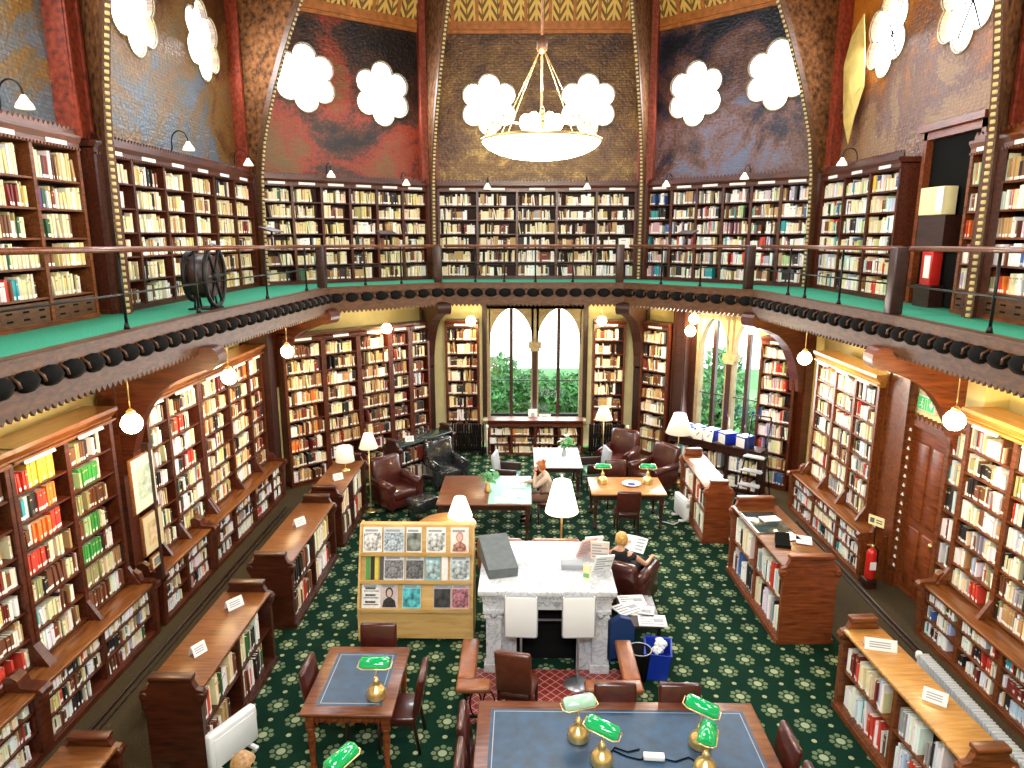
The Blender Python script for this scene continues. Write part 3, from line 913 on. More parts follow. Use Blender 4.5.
def island(label, cx, cy, L, W, rz=0.0, h=1.06, top='ledge', mat='case_deep', pal='lowl', ref='', sides=(1, 1), nb=2, signs=()):
    """low double-sided bookcase; its long axis is local y; shaped end panels with a scrolled top"""
    t = thing('low_bookcase', label, 'bookcase', (cx, cy, 0), rz, 'low bookcases standing on the carpet')
    hl, hw = L/2, W/2
    m = MB(); m.box(-.02, .02, -hl+.03, hl-.03, .06, h-.04); m.build('centre_board', M_['back'], t)
    m = MB(); m.box(-hw-.05, hw+.05, -hl-.03, hl+.03, 0, .07); m.box(-hw-.02, hw+.02, -hl-.01, hl+.01, .07, .09); m.build('plinth', M_[mat], t)
    m = MB(); m.cbox(-hw-.03, hw+.03, -hl+.03, hl-.03, h-.045, h, .012); m.build('top', M_[top], t)
    for s in (-1, 1):
        m = MB()
        prof = [(-hw-.02, .07), (hw+.02, .07), (hw+.02, .80*h), (hw+.055, .86*h), (hw+.07, .92*h), (hw+.045, .98*h), (hw-.02, 1.0*h), (hw-.05, 1.06*h), (hw-.07, 1.12*h)]
        prof = prof + [(-x, z) for x, z in reversed(prof[2:])]
        m.prism(prof, s*hl-.035, s*hl+.035, 'y')
        m.cbox(-hw+.05, hw-.05, s*hl-.06, s*hl+.06, 1.09*h, 1.14*h, .01)
        for k in (-1, 1):
            m.lathe([(.03, -.05), (.045, -.05), (.045, .05), (.03, .05)], (0, 0, 0), 0, 10, Matrix.Translation((k*(hw+.025), s*hl, .92*h)) @ Matrix.Rotation(pi/2, 4, 'X'))
        m.build('end_panel', M_[mat], t)
    Mt = Matrix.Translation((cx, cy, 0)) @ Matrix.Rotation(rz, 4, 'Z')
    rows = [.10, .10+(h-.15)/2]
    for si, on_ in zip((-1, 1), sides):
        for i in range(nb+1):
            y = -hl+.04+(L-.08)*i/nb
            if 0 < i < nb:
                m = MB(); m.box(min(si*.02, si*hw), max(si*.02, si*hw), y-.03, y+.03, .09, h-.045); m.build('upright', M_[mat], t)
        for j, z in enumerate(rows):
            m = MB(); m.box(min(si*.02, si*hw), max(si*.02, si*hw), -hl+.035, hl-.035, z-.02, z); m.build('shelf', M_[mat], t)
            if not on_: continue
            for i in range(nb):
                y0 = -hl+.04+(L-.08)*i/nb+.03; y1 = -hl+.04+(L-.08)*(i+1)/nb-.03
                if si < 0: M = Mt @ Matrix.Translation((-hw, y1, 0)) @ Matrix.Rotation(-pi/2, 4, 'Z')
                else: M = Mt @ Matrix.Translation((hw, y0, 0)) @ Matrix.Rotation(pi/2, 4, 'Z')
                hm = (h-.15)/2-.03
                bay = ORD(nb-i if si < 0 else i+1)+' bay'
                run_books(M, y1-y0, z, hm*.92, pal, ref, ('lower', 'upper')[j]+' shelf', bay, wmean=.030, dmax=W/2-.05)
    return t

# ---- gallery bookcases
UROW = [ZG+.09+.355*i for i in range(6)]
TOPU = 6.80
UROWA = [ZG+.36+.36*i for i in range(5)]
bookcase('gallery_bookcase', 'gallery bookcase with a pierced base panel, before the rib left of the daylit painted brick', (UL, 6.7), (UL, 9.5), ZG, UROWA, TOPU, ncols=3, pal='warm', ref='gallery case before spool', base_panel=.36, mat='caseR',
         specs={(1, 4): [(WHITE, 3, .22), (RED, 2, .25), (BROWN, 1, .22), (TEAL, 3, .24)], (2, 1): [(WHITE, 2, .22), (PURPLE, 2, .24), (DGREEN, 2, .24)], (2, 2): [(DGREEN, 5, .23)]})
bookcase('gallery_bookcase', 'gallery bookcase of six bays under the daylit painted brick, behind the iron spool', (UL, 9.82), (UL, 15.45), ZG, UROW, TOPU, ncols=6, pal='warm', ref='gallery case behind spool')
A_, B_ = ULB, ULC
def seg(a, b, s0, s1):
    t = ((b[0]-a[0])/ln(a, b), (b[1]-a[1])/ln(a, b))
    return (a[0]+t[0]*s0, a[1]+t[1]*s0), (a[0]+t[0]*s1, a[1]+t[1]*s1)
bookcase('gallery_bookcase', 'gallery bookcase beneath the red mural, between two ribs', *seg(ULB, ULC, .14, 4.28), ZG, UROW, TOPU, ncols=6, pal='warm', ref='red mural case')
bookcase('gallery_bookcase', 'gallery bookcase of five bays facing the viewer behind the lit bowl lamp', *seg(ULC, URC, .16, 5.24), ZG, UROW, TOPU, ncols=5, pal='far', ref='gallery end case')
bookcase('gallery_bookcase', 'gallery bookcase beneath the blue mural, between two ribs', *seg(URC, URB, .14, 4.22), ZG, UROW, TOPU, ncols=6, pal='cool', ref='blue mural case')
bookcase('gallery_bookcase', 'gallery bookcase of three bays with maroon end, beside the doorway under the pennant', (UR, 15.12), (UR, 12.05), ZG, UROW, TOPU, ncols=3, pal='fcase', ref='gallery case by doorway', depth=.40)
bookcase('gallery_bookcase', 'gallery bookcase with pierced base panel, past the doorway and behind the beaded rib', (UR, 10.22), (UR, 6.6), ZG, UROWA, TOPU, splits=[0, .62, 1.55, 2.6, 3.62], pal='cool', ref='gallery case past doorway', base_panel=.36, mat='caseR',
         specs={(1, 4): [(OLIVE, 4, .2), (RED, 4, .22), (ORANGE, 3, .22)], (0, 2): [(RED, 1, .24), (ORANGE, 3, .24), (WHITE, 4, .22)]})

# ---- lower room, along the walls
XL = -5.65
wall_case('wall bookcase with rows of red and orange books beside the green rows', (XL, 4.3), (XL, 6.62), (0, 2.80), [0, .93, 1.86, 2.78], pal='lowl', ref='red-book wall case',
          pals=['amber', 'lowl', 'amber'], specs={(2, 6): [(BROWN, 4, .24), (WHITE, 5, .23), (RED, 6, .22)], (2, 0): [(DARK, 1, .24), (RED, 7, .23), (BROWN, 2, .2)], })
wall_case('wall bookcase with rows of green books, ending at the framed prints', (XL, 6.70), (XL, 9.05), (.40, 2.33), [.40, 1.36, 2.32], pal='lowl', ref='green-book wall case', pals=['amber', 'lowl'],
          specs={(0, 0): [(RED, 6, .22), (YELLOW, 16, .27)], (0, 1): [(DARK, 3, .25), (TEAL, 2, .24), (WHITE, 2, .25), (DARK, 4, .25), (RED, 4, .24), (ORANGE, 9, .26)],
                 (0, 2): [(DARK, 2, .24), (BROWN, 3, .2), (WHITE, 1, .24), (ORANGE, 9, .23), (RED, 9, .27)], (0, 3): [(RED, 11, .24), (MAROON, 2, .22), (CREAM, 6, .25)],
                 (0, 4): [(CREAM, 4, .2), (OLIVE, 4, .24), (DARK, 2, .2)], (0, 5): [(TEAL, 3, .22), (WHITE, 3, .2), (CREAM, 6, .2)], (0, 6): [(WHITE, 8, .26)],
                 (1, 0): [(RED, 1, .2), (BROWN, 4, .22), (OLIVE, 2, .26), (BROWN, 3, .25), (DARK, 3, .24)], (1, 1): [(DGREEN, 3, .22), (LGREEN, 1, .2), (GREEN, 11, .24)],
                 (1, 2): [(OLIVE, 7, .24), (BROWN, 9, .25)], (1, 3): [(BROWN, 5, .23), (LGREEN, 4, .25), (GREEN, 5, .25)], (1, 4): [(GREEN, 13, .23), (DARK, 2, .25)],
                 (1, 5): [(GREEN, 2, .15), (OLIVE, 9, .26), (CREAM, 5, .24)], (1, 6): [(BROWN, 14, .24)]},
          fills={(1, 0): .82, (1, 1): .80, (1, 2): .85, (1, 3): .78, (1, 4): .82, (0, 0): .86, (0, 1): .84, (0, 2): .86})
wall_case('wall bookcase just past the framed prints, partly behind the curved brace', (XL, 9.30), (XL, 10.95), (.58, 2.30), [.58, 1.22, 2.28], pal='lowl', ref='wall case past prints', pals=['lowl', 'lowl'])
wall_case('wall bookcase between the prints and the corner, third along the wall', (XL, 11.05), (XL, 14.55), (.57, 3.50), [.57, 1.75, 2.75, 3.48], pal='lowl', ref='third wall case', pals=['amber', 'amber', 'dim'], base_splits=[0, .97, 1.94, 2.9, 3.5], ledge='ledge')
LD0, LD1 = (-5.72, 14.9), (-2.5, 17.98)
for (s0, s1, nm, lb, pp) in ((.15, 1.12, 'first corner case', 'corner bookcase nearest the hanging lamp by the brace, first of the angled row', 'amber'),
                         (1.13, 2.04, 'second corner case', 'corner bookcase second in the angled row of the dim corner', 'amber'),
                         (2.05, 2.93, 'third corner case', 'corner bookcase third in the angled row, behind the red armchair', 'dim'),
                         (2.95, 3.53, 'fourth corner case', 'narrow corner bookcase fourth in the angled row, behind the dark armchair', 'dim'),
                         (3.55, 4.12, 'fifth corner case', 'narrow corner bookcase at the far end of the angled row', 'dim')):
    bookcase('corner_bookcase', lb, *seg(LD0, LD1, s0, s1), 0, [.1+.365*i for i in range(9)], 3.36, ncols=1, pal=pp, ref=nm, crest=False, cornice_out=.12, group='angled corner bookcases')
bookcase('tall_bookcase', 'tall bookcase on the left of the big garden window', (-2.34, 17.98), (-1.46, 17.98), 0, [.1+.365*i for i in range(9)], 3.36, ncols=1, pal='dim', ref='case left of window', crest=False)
bookcase('tall_bookcase', 'tall bookcase on the right of the big garden window', (1.56, 17.98), (2.40, 17.98), 0, [.1+.365*i for i in range(9)], 3.36, ncols=1, pal='far', ref='case right of window', crest=False)
bookcase('sill_bookcase', 'low bookcase under the sill of the big garden window', (-1.22, 17.62), (1.30, 17.62), 0, [.04, .29, .53], .76, ncols=4, pal='amber', ref='case under window', crest=False, plates=False, depth=.34)
bookcase('tall_bookcase', 'tall bookcase between the two garden windows in the angled corner', *seg(LRC, LRB, .26, 1.08), 0, [.1+.365*i for i in range(9)], 3.36, ncols=1, pal='far', ref='case between windows', crest=False)
bookcase('tall_bookcase', 'tall bookcase beside the stepladder at the sunlit window', *seg(LRC, LRB, 3.50, 4.32), 0, [.1+.365*i for i in range(9)], 3.30, ncols=1, pal='cool', ref='case by stepladder', crest=False)
XR = 5.42
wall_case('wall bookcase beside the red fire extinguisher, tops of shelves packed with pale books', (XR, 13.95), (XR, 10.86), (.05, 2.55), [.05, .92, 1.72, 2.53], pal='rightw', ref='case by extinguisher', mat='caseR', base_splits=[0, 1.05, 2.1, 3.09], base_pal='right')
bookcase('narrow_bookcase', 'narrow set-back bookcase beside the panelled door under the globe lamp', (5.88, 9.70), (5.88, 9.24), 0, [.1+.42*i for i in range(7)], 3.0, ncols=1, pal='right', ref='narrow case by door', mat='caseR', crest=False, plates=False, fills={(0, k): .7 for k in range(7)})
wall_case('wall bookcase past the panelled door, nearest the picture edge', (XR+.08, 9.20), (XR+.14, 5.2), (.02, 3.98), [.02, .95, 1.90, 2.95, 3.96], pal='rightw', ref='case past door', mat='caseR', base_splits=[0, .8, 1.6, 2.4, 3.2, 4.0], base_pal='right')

# ---- low bookcases on the carpet
island('low bookcase with a dark end panel and pale electric heater against its side', -3.97, 7.38, 2.02, .56, 0, 1.06, pal='lowl', ref='low case by heater', top='ledge', mat='case_deep', sides=(0, 1))
island('low bookcase between the heater case and the lamp case, one white sign on top', -3.96, 10.38, 2.30, .56, 0, 1.06, pal='lowl', ref='middle low case', mat='case_deep', sides=(0, 1))
island('low bookcase carrying the cream table lamp, by the red armchair', -3.95, 12.95, 1.95, .56, 0, 1.06, pal='lowl', ref='low case with lamp', mat='case_deep', sides=(0, 1))
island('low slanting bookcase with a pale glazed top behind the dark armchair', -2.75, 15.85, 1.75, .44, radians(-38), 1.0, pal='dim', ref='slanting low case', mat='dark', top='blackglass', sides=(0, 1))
island('low bookcase with papers on its top, farthest of three, beside the stepladder', 3.37, 13.25, 2.0, .44, 0, 1.10, pal='lowl', ref='low case by stepladder', mat='islandR', sides=(1, 0), top='ledge')
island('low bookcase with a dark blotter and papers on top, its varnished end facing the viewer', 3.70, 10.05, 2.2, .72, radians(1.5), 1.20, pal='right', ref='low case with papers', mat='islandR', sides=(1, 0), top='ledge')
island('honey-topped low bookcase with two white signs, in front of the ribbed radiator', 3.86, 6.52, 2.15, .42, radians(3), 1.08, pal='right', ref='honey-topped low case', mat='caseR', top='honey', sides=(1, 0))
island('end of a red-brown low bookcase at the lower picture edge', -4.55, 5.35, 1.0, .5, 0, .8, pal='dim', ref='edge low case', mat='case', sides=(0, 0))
# ------------------------------------------------------------------ gallery railing, lamps, things on the gallery
def rail_z(y): return 5.62-.009*y
def railing(label, a, b, posts, newels=(), thick=.035):
    """a, b: plan points along the gallery edge; posts/newels: distances from a"""
    a = (a[0], a[1]); L = ln(a, b)
    t = thing('gallery_railing', label, 'railing', (a[0], a[1], ZG), 0, 'gallery railings')
    P = lambda s: (a[0]+(b[0]-a[0])*s/L - a[0], a[1]+(b[1]-a[1])*s/L - a[1])
    za, zb = rail_z(a[1])-ZG, rail_z(b[1])-ZG
    dx, dy = P(L)
    m = MB(); m.tube([(0, 0, za), (dx, dy, zb)], thick, seg=10); m.build('hand_rail', M_['table'], t)
    m = MB(); m.tube([(0, 0, .43), (dx, dy, .43)], .013, seg=6); m.build('middle_rail', M_['iron'], t)
    for s in posts:
        x, y = P(s); m = MB(); zt = za+(zb-za)*s/L
        m.tube([(x, y, .01), (x, y, zt)], .019, seg=8); m.lathe([(.04, .0), (.03, .05), (.02, .08)], (x, y, .012), seg=8); m.build('baluster', M_['iron'], t)
    for s in newels:
        x, y = P(s); m = MB(); zt = za+(zb-za)*s/L
        m.cbox(x-.09, x+.09, y-.09, y+.09, .015, zt+.02, .015); m.build('newel_post', M_['dark'], t)
    return t
EL = [( -5.08, 4.0), (-4.99, 9.7), (-4.62, 15.05)]
railing('gallery railing along the left side in front of the iron spool', (-5.06, 5.2), (-4.98, 9.98), [2.9, 4.7])
railing('gallery railing along the left side between the spool and the corner post', (-4.98, 10.02), (-4.63, 15.02), [2.2, 4.05], [4.95])
railing('gallery railing in front of the shelves beneath the red mural', (-4.58, 15.12), (-2.32, 16.79), [.9, 1.8], [2.78])
railing('gallery railing across the far end above the garden window', (-2.2, 16.8), (2.12, 16.8), [.75, 1.45, 2.2, 3.1], [4.22])
railing('gallery railing in front of the shelves beneath the blue mural', (2.24, 16.76), (4.5, 14.6), [.9, 1.9], [3.02])
railing('gallery railing along the right side before the shelves under the pennant', (4.58, 14.45), (4.98, 9.85), [1.3, 1.95, 3.1], [4.55])
railing('gallery railing along the right side past the doorway', (5.0, 9.68), (5.1, 5.2), [1.75], [])

# iron cable spool on the left gallery
t = thing('iron_spool', 'dark iron spool wheel standing at the left gallery railing', 'spool', (-5.20, 10.62, ZG), radians(-84))
m = MB(); Rx = Matrix.Translation((0, 0, .50)) @ Matrix.Rotation(pi/2, 4, 'X')
m.lathe([(.30, -.16), (.33, -.10), (.33, .10), (.30, .16)], (0, 0, 0), 0, 28, Rx); m.build('drum', M_['dark'], t)
for s in (-1, 1):
    m = MB()
    m.tube([((.46 if s > 0 else .36)*cos(2*pi*k/28), s*.17, .50+(.46 if s > 0 else .36)*sin(2*pi*k/28)) for k in range(28)], .035, seg=8, closed=True)
    for k in range(6):
        th = 2*pi*k/6; q = .46 if s > 0 else .36; m.tube([(0, s*.17, .50), (q*cos(th), s*.17, .50+q*sin(th))], .024, seg=6)
    m.lathe([(.09, -.05), (.09, .05)], (0, 0, 0), 0, 14, Matrix.Translation((0, s*.17, .50)) @ Matrix.Rotation(pi/2, 4, 'X'))
    m.build('rim_wheel', M_['iron'], t)
m = MB()
for x in (-.14, .14):
    for y in (-.12, .12): m.tube([(x, y, 0), (x*.5, y, .3)], .016, seg=6)
m.box(-.2, .2, -.2, .2, 0, .025); m.build('stand', M_['iron'], t)

# swan-neck lamps above the gallery shelves
def wall_lamp(x, y, z, rz, label, lit=0):
    t = thing('swan_neck_lamp', label, 'lamp', (x, y, z), rz, 'swan neck lamps above the gallery shelves')   # local -y to the hall
    m = MB(); pts = [(0, .28*1, -.05)] + [(0, .14+.14*cos(a), .05+.17*sin(a)) for a in [pi*i/10 for i in range(11)]]
    m.tube(pts, .011, seg=6); m.tube([(0, .28, -.05), (0, .30, -.12)], .014, seg=6); m.build('swan_neck', M_['iron'], t)
    m = MB(); m.lathe([(.02, .05), (.035, .03), (.05, .0), (.085, -.05), (.10, -.09), (.098, -.10)], (0, 0, 0), 0, 14); m.build('lamp_shade', M_['wallglobe'], t)
for x, y, z, rz, lb in ((-5.98, 8.26, 7.22, 90, 'swan neck lamp with opal shade on the left gallery near the picture corner'),
        (-5.98, 12.2, 7.22, 90, 'swan neck lamp with opal shade in front of daylit painted brick'),
        (-5.98, 14.8, 7.22, 90, 'swan neck lamp with opal shade just before the left red post'),
        (-4.72, 16.45, 7.12, 36, 'swan neck lamp above the red mural shelves, by the first rib'),
        (-3.18, 17.6, 7.02, 36, 'swan neck lamp above the red mural shelves, by the second rib'),
        (-1.2, 17.98, 6.95, 0, 'swan neck lamp below the left far flower window'), (1.3, 17.98, 6.95, 0, 'swan neck lamp below the right far flower window'),
        (3.2, 17.6, 6.98, -42, 'swan neck lamp above the blue mural shelves, by the far rib'), (4.68, 16.25, 7.05, -42, 'swan neck lamp above the blue mural shelves, in the middle'),
        (5.8, 13.9, 7.12, -90, 'swan neck lamp at the foot of the pennant')):
    wall_lamp(x, y, z, radians(rz), lb)

# small book rests standing on the hand rail
for x, y, rz, lb in ((-4.74, 12.4, 80, 'dark sloping book rest on the left railing past the spool'), (-3.4, 15.98, 36, 'dark sloping book rest on the railing beneath the red mural'), (3.35, 15.75, -44, 'dark sloping book rest on the railing beneath the blue mural')):
    t = thing('book_rest', lb, 'book rest', (x, y, rail_z(y)+.03), radians(rz), 'book rests on the railing')
    m = MB(); m.tube([(0, 0, 0), (0, 0, .24)], .02, seg=8); m.build('stem', M_['dark'], t)
    m = MB(); m.box(-.2, .2, -.14, .14, -.012, .012, 0, Matrix.Translation((0, 0, .27)) @ Matrix.Rotation(radians(16), 4, 'X')); m.build('slope', M_['dark'], t)

# pennant hanging on the right wall
t = thing('pennant', 'long pale yellow pennant hanging to a point beside the red post', 'pennant', (6.14, 14.55, 7.5), radians(-80))
m = MB()
prof = [(-.22, 2.0, .02), (-.34, 1.5, .0), (-.30, .9, .03), (-.18, .45, .0), (0, 0, .02), (.18, .5, -.02), (.32, 1.0, .02), (.30, 1.6, -.01), (.10, 2.35, .03)]
k = m.pts([(x, y, z) for x, z, y in prof] + [(x, y+.02, z) for x, z, y in prof])
n = len(prof); c1 = m.pts([(0, -.07, 1.1), (0, .05, 1.1)])
for i in range(n):
    j = (i+1) % n
    m.face((c1, k+i, k+j)); m.face((c1+1, k+n+j, k+n+i)); m.face((k+i, k+n+i, k+n+j, k+j))
m.build('cloth', M_['pennant'], t)
m = MB(); m.tube([(-.25, 0, .62), (.3, -.03, 1.0)], .012, seg=6); m.build('cord', M_['gold'], t)

# in the gallery doorway
t = thing('cardboard_box', 'pale box sitting high in the gallery doorway', 'box', (6.12, 11.45, 6.02), radians(-90))
m = MB(); m.cbox(-.02, .60, -.1, .12, .0, .42, .01); m.build('carton', M_['cream'], t); m = MB(); m.box(.44, .605, -.104, -.09, .05, .40); m.build('white_label', M_['paper'], t)
t = thing('red_cabinet', 'red cabinet with a white notice standing in the gallery doorway', 'cabinet', (6.12, 11.35, ZG), radians(-90))
m = MB(); m.cbox(.05, .33, -.05, .12, .34, .92, .01); m.build('body', M_['red'], t); m = MB(); m.box(-.02, .42, -.08, .14, 0, .34); m.build('base_cupboard', M_['dark'], t); m = MB(); m.box(.14, .30, -.056, -.05, .45, .80); m.build('notice', M_['paper'], t)
m = MB(); m.box(-.05, .66, -.12, .14, .92, 1.41); m.build('shelf_box', M_['dark'], t)

# chandeliers: shallow lit bowl on a stem with chains and leaf brackets
def chandelier(loc, label, ztop=12.2):
    t = thing('bowl_chandelier', label, 'chandelier', loc, 0, 'bowl chandeliers on the hall axis')
    m = MB(); m.lathe([(.02, -.24), (.2, -.235), (.42, -.205), (.60, -.155), (.73, -.09), (.79, -.03), (.80, 0), (.77, .0), (.70, -.06), (.5, -.13), (.02, -.18)], (0, 0, 0), 0, 40); m.build('bowl', M_['bowl'], t)
    m = MB(); m.tube([(.80*cos(2*pi*k/40), .80*sin(2*pi*k/40), .01) for k in range(40)], .022, seg=6, closed=True); m.build('rim_ring', M_['brass'], t)
    m = MB(); m.tube([(0, 0, -.15), (0, 0, ztop-loc[2])], .016, seg=8); m.lathe([(.03, 0), (.07, .05), (.07, .15), (.03, .22)], (0, 0, 1.10), 0, 12); m.build('stem', M_['gallery'], t)
    for k in range(4):
        th = pi/4+pi/2*k
        m = MB(); m.tube([(.74*cos(th), .74*sin(th), .03), (.03*cos(th), .03*sin(th), 1.16)], .005, seg=5); m.build('chain', M_['brass'], t)
        m = MB(); th = pi/2*k
        for i in range(5):
            r = .42+.075*i; m.ball((r*cos(th), r*sin(th), .30-.045*i+.05*(i % 2)), (.035, .035, .05), 0, 6, 5)
        m.tube([(.25*cos(th), .25*sin(th), .22), (.5*cos(th), .5*sin(th), .27), (.78*cos(th), .78*sin(th), .04)], .015, seg=6); m.build('leaf_bracket', M_['brass'], t)
    for k in range(6):
        th = 2*pi*k/6; m = MB(); m.ball((.21*cos(th), .21*sin(th), .24), (.085, .085, .11), 0, 12, 8); m.build('lamp_globe', M_['globe'], t)
    m = MB(); m.lathe([(.05, .10), (.24, .13), (.25, .15), (.05, .16)], (0, 0, 0), 0, 20); m.build('lamp_tray', M_['brass'], t)
    return t
chandelier((-.06, 9.8, 6.95), 'lit white bowl chandelier hanging in the middle of the hall')
chandelier((-.17, 3.5, 7.13), 'lit bowl chandelier cut off by the top of the picture')
for y, z in ((9.8, 6.95), (3.5, 7.13)):
    point_light('chandelier_light', (-.06, y, z-.38), 150, (1.0, .90, .74), .30)
    point_light('chandelier_uplight', (-.06, y, z+.62), 330, (1.0, .80, .52), .15)

# pendant globes under the gallery edge
def pendant(x, y, z, label, e=26):
    t = thing('globe_pendant', label, 'pendant lamp', (x, y, z), 0, 'globe pendants under the gallery')
    m = MB(); m.tube([(0, 0, .15), (0, 0, 4.2-z)], .008, seg=6); m.build('cord', M_['brass'], t)
    m = MB(); m.lathe([(.055, .11), (.05, .15), (.02, .18)], (0, 0, 0), 0, 12); m.build('gallery_cap', M_['brass'], t)
    m = MB(); m.lathe([(.01, -.125), (.06, -.115), (.10, -.08), (.125, -.02), (.12, .03), (.09, .085), (.05, .12)], (0, 0, 0), 0, 20); m.build('globe', M_['globe'], t)
    point_light('pendant_light', (x, y, z-.19), e, WARM, .05)
for x, y, z, lb in ((-5.02, 7.98, 3.49, 'lit globe pendant before the green-book bookcase'), (-5.02, 10.8, 3.49, 'lit globe pendant below the rounded beam end on the left'),
        (-4.92, 13.3, 3.49, 'lit globe pendant at the start of the angled corner shelves'), (-3.6, 16.6, 3.51, 'lit globe pendant in front of the angled corner shelves'),
        (-1.62, 17.45, 3.60, 'lit globe pendant left of the big garden window'), (1.70, 17.45, 3.60, 'lit globe pendant right of the big garden window'),
        (5.0, 8.27, 3.49, 'lit globe pendant beside the panelled door'), (4.92, 12.68, 3.49, 'lit globe pendant beside the pale-book wall shelves'),
        (4.86, 15.6, 3.66, 'lit globe pendant glaring against the sunlit window'), (3.62, 16.1, 3.53, 'lower of two lit globe pendants by the angled window'), (3.85, 16.75, 3.74, 'upper of two lit globe pendants by the angled window')):
    pendant(x, y, z, lb, 18 if 14 < y and x < 2 else 46)

# ------------------------------------------------------------------ furniture
def turned_leg(x, y, h, r=.04):
    m = MB(); k = h/.62
    m.lathe([(.028, 0), (.045, .02), (.045, .05), (.026, .07), (.034, .22*k), (.044, .36*k), (.03, .40*k), (.05, .44*k), (.05, .46*k), (.03, .48*k)], (x, y, 0), 0, 12)
    m.cbox(x-.045, x+.045, y-.045, y+.045, .47*k, h, .006)
    return m

def leather_table(label, cx, cy, w, d, h=.76, top='table', inset='blueleather', carved=True, rz=0, extra=None, group=None):
    t = thing('library_table', label, 'table', (cx, cy, 0), rz, group)
    m = MB(); m.cbox(-w/2, w/2, -d/2, d/2, h-.04, h, .012); top_ = m.build('table_top', M_[top], t)
    if inset:
        b = .14
        m = MB(); m.box(-w/2+b, w/2-b, -d/2+b, d/2-b, h, h+.002)
        m.build('leather_inset', M_[inset], top_)
        m = MB(); e = b+.035
        for x0, x1, y0, y1 in ((-w/2+e, w/2-e, -d/2+e, -d/2+e+.008), (-w/2+e, w/2-e, d/2-e-.008, d/2-e), (-w/2+e, -w/2+e+.008, -d/2+e, d/2-e), (w/2-e-.008, w/2-e, -d/2+e, d/2-e)):
            m.box(x0, x1, y0, y1, h+.002, h+.0032)
        m.build('tooled_line', M_['ltgrey'], top_)
    m = MB()
    for s in (-1, 1):
        m.box(-w/2+.08, w/2-.08, s*(d/2-.08)-.015, s*(d/2-.08)+.015, h-.15, h-.04)
        m.box(s*(w/2-.08)-.015, s*(w/2-.08)+.015, -d/2+.08, d/2-.08, h-.15, h-.04)
    if carved:
        n = int(w/.16)
        for k in range(n+1):
            x = -w/2+.1+(w-.2)*k/n
            m.lathe([(.035, 0), (.045, .012), (.03, .02)], (0, 0, 0), 0, 10, Matrix.Translation((x, -d/2+.066, h-.095)) @ Matrix.Rotation(pi/2, 4, 'X'))
            if k < n: m.prism([(x+.05, h-.15), (x+(w-.2)/n-.05, h-.15), (x+(w-.2)/n/2, h-.19)], -d/2+.07, -d/2+.095, 'y')
    m.build('apron', M_['dark' if not carved else 'islandR'], t)
    for sx in (-1, 1):
        for sy in (-1, 1): turned_leg(sx*(w/2-.09), sy*(d/2-.09), h-.04).build('leg', M_['islandR' if carved else 'dark'], t)
    return t
leather_table('small carved table with a blue leather top and one green lamp', -2.16, 6.98, .99, 1.24)
leather_table('big table with brown and blue leather top at the bottom of the picture', .71, 5.55, 2.95, 2.14, inset='blueleather', carved=False)
leather_table('brown wooden table where the woman with red hair reads', -1.02, 13.02, 1.82, 1.60, inset=None, carved=False, top='table')
leather_table('small tan table with two green lamps and a plate', 1.80, 13.28, 1.48, .98, inset=None, carved=False, top='table_tan')
leather_table('white-topped table with a vase below the garden window', .49, 15.1, 1.06, 1.40, inset=None, carved=False, top='white')
m = MB(); m.box(-.95, -.125, 12.235, 13.78, .761, .765); o = m.build('desk_pad', M_['mint']); tag(o, 'pale green writing pad on the brown table before the woman', 'desk pad')

def chair(label, x, y, rz, mat='leather', backh=.98, w=.46, group='leather chairs at the tables'):
    """local -y is the front of the seat; the back is at +y"""
    t = thing('leather_chair', label, 'chair', (x, y, 0), rz, group)
    m = MB(); m.cbox(-w/2, w/2, -.22, .22, .40, .48, .03); m.build('seat', M_[mat], t)
    m = MB(); Mb = Matrix.Translation((0, .22, .50)) @ Matrix.Rotation(radians(-9), 4, 'X')
    m.cbox(-w/2, w/2, -.035, .045, 0, backh-.52, .035, 0, Mb); m.build('backrest', M_[mat], t)
    for sx in (-1, 1):
        m = MB(); m.tube([(sx*(w/2-.03), -.19, 0), (sx*(w/2-.03), -.19, .41)], [.018, .024], seg=8); m.build('leg', M_['dark'], t)
        m = MB(); m.tube([(sx*(w/2-.03), .26, 0), (sx*(w/2-.03), .20, .41), (sx*(w/2-.03), .25, .62)], [.018, .024, .02], seg=8); m.build('leg', M_['dark'], t)
    m = MB(); m.box(-w/2+.02, w/2-.02, -.205, .2, .36, .40); m.build('seat_rail', M_['dark'], t)
    return t
c0 = chair('oxblood leather chair at the far end of the small blue table, before the magazine rack', -2.10, 7.52, 0)
chairs = [(-2.46, 6.98, 90, 'oxblood leather chair on the left of the small blue table'), (-1.70, 6.9, -90, 'leather chair on the right of the small blue table'),
          (.72, 6.38, 0, 'brown leather chair pushed up to the big table below the right fender end'), (1.42, 6.38, 0, 'brown leather chair at the big table nearest the blue bin'),
          (-.62, 6.16, 90, 'farther brown leather chair on the left of the big table'), (-.60, 5.62, 90, 'nearer brown leather chair on the left of the big table'),
          (2.04, 5.90, -90, 'farther leather chair on the right of the big table'), (2.06, 5.36, -90, 'nearer leather chair on the right of the big table'),
          (1.74, 12.72, 180, 'dark chair on the viewer side of the tan table'), (1.72, 14.05, 0, 'brown chair beyond the tan table')]
for x, y, a, lb in chairs: dup(c0, (x, y, 0), radians(a), lb)
t = chair('tall-backed brown leather chair standing askew in front of the fireplace', -.34, 7.34, radians(168), 'leather_br', 1.10, .43)

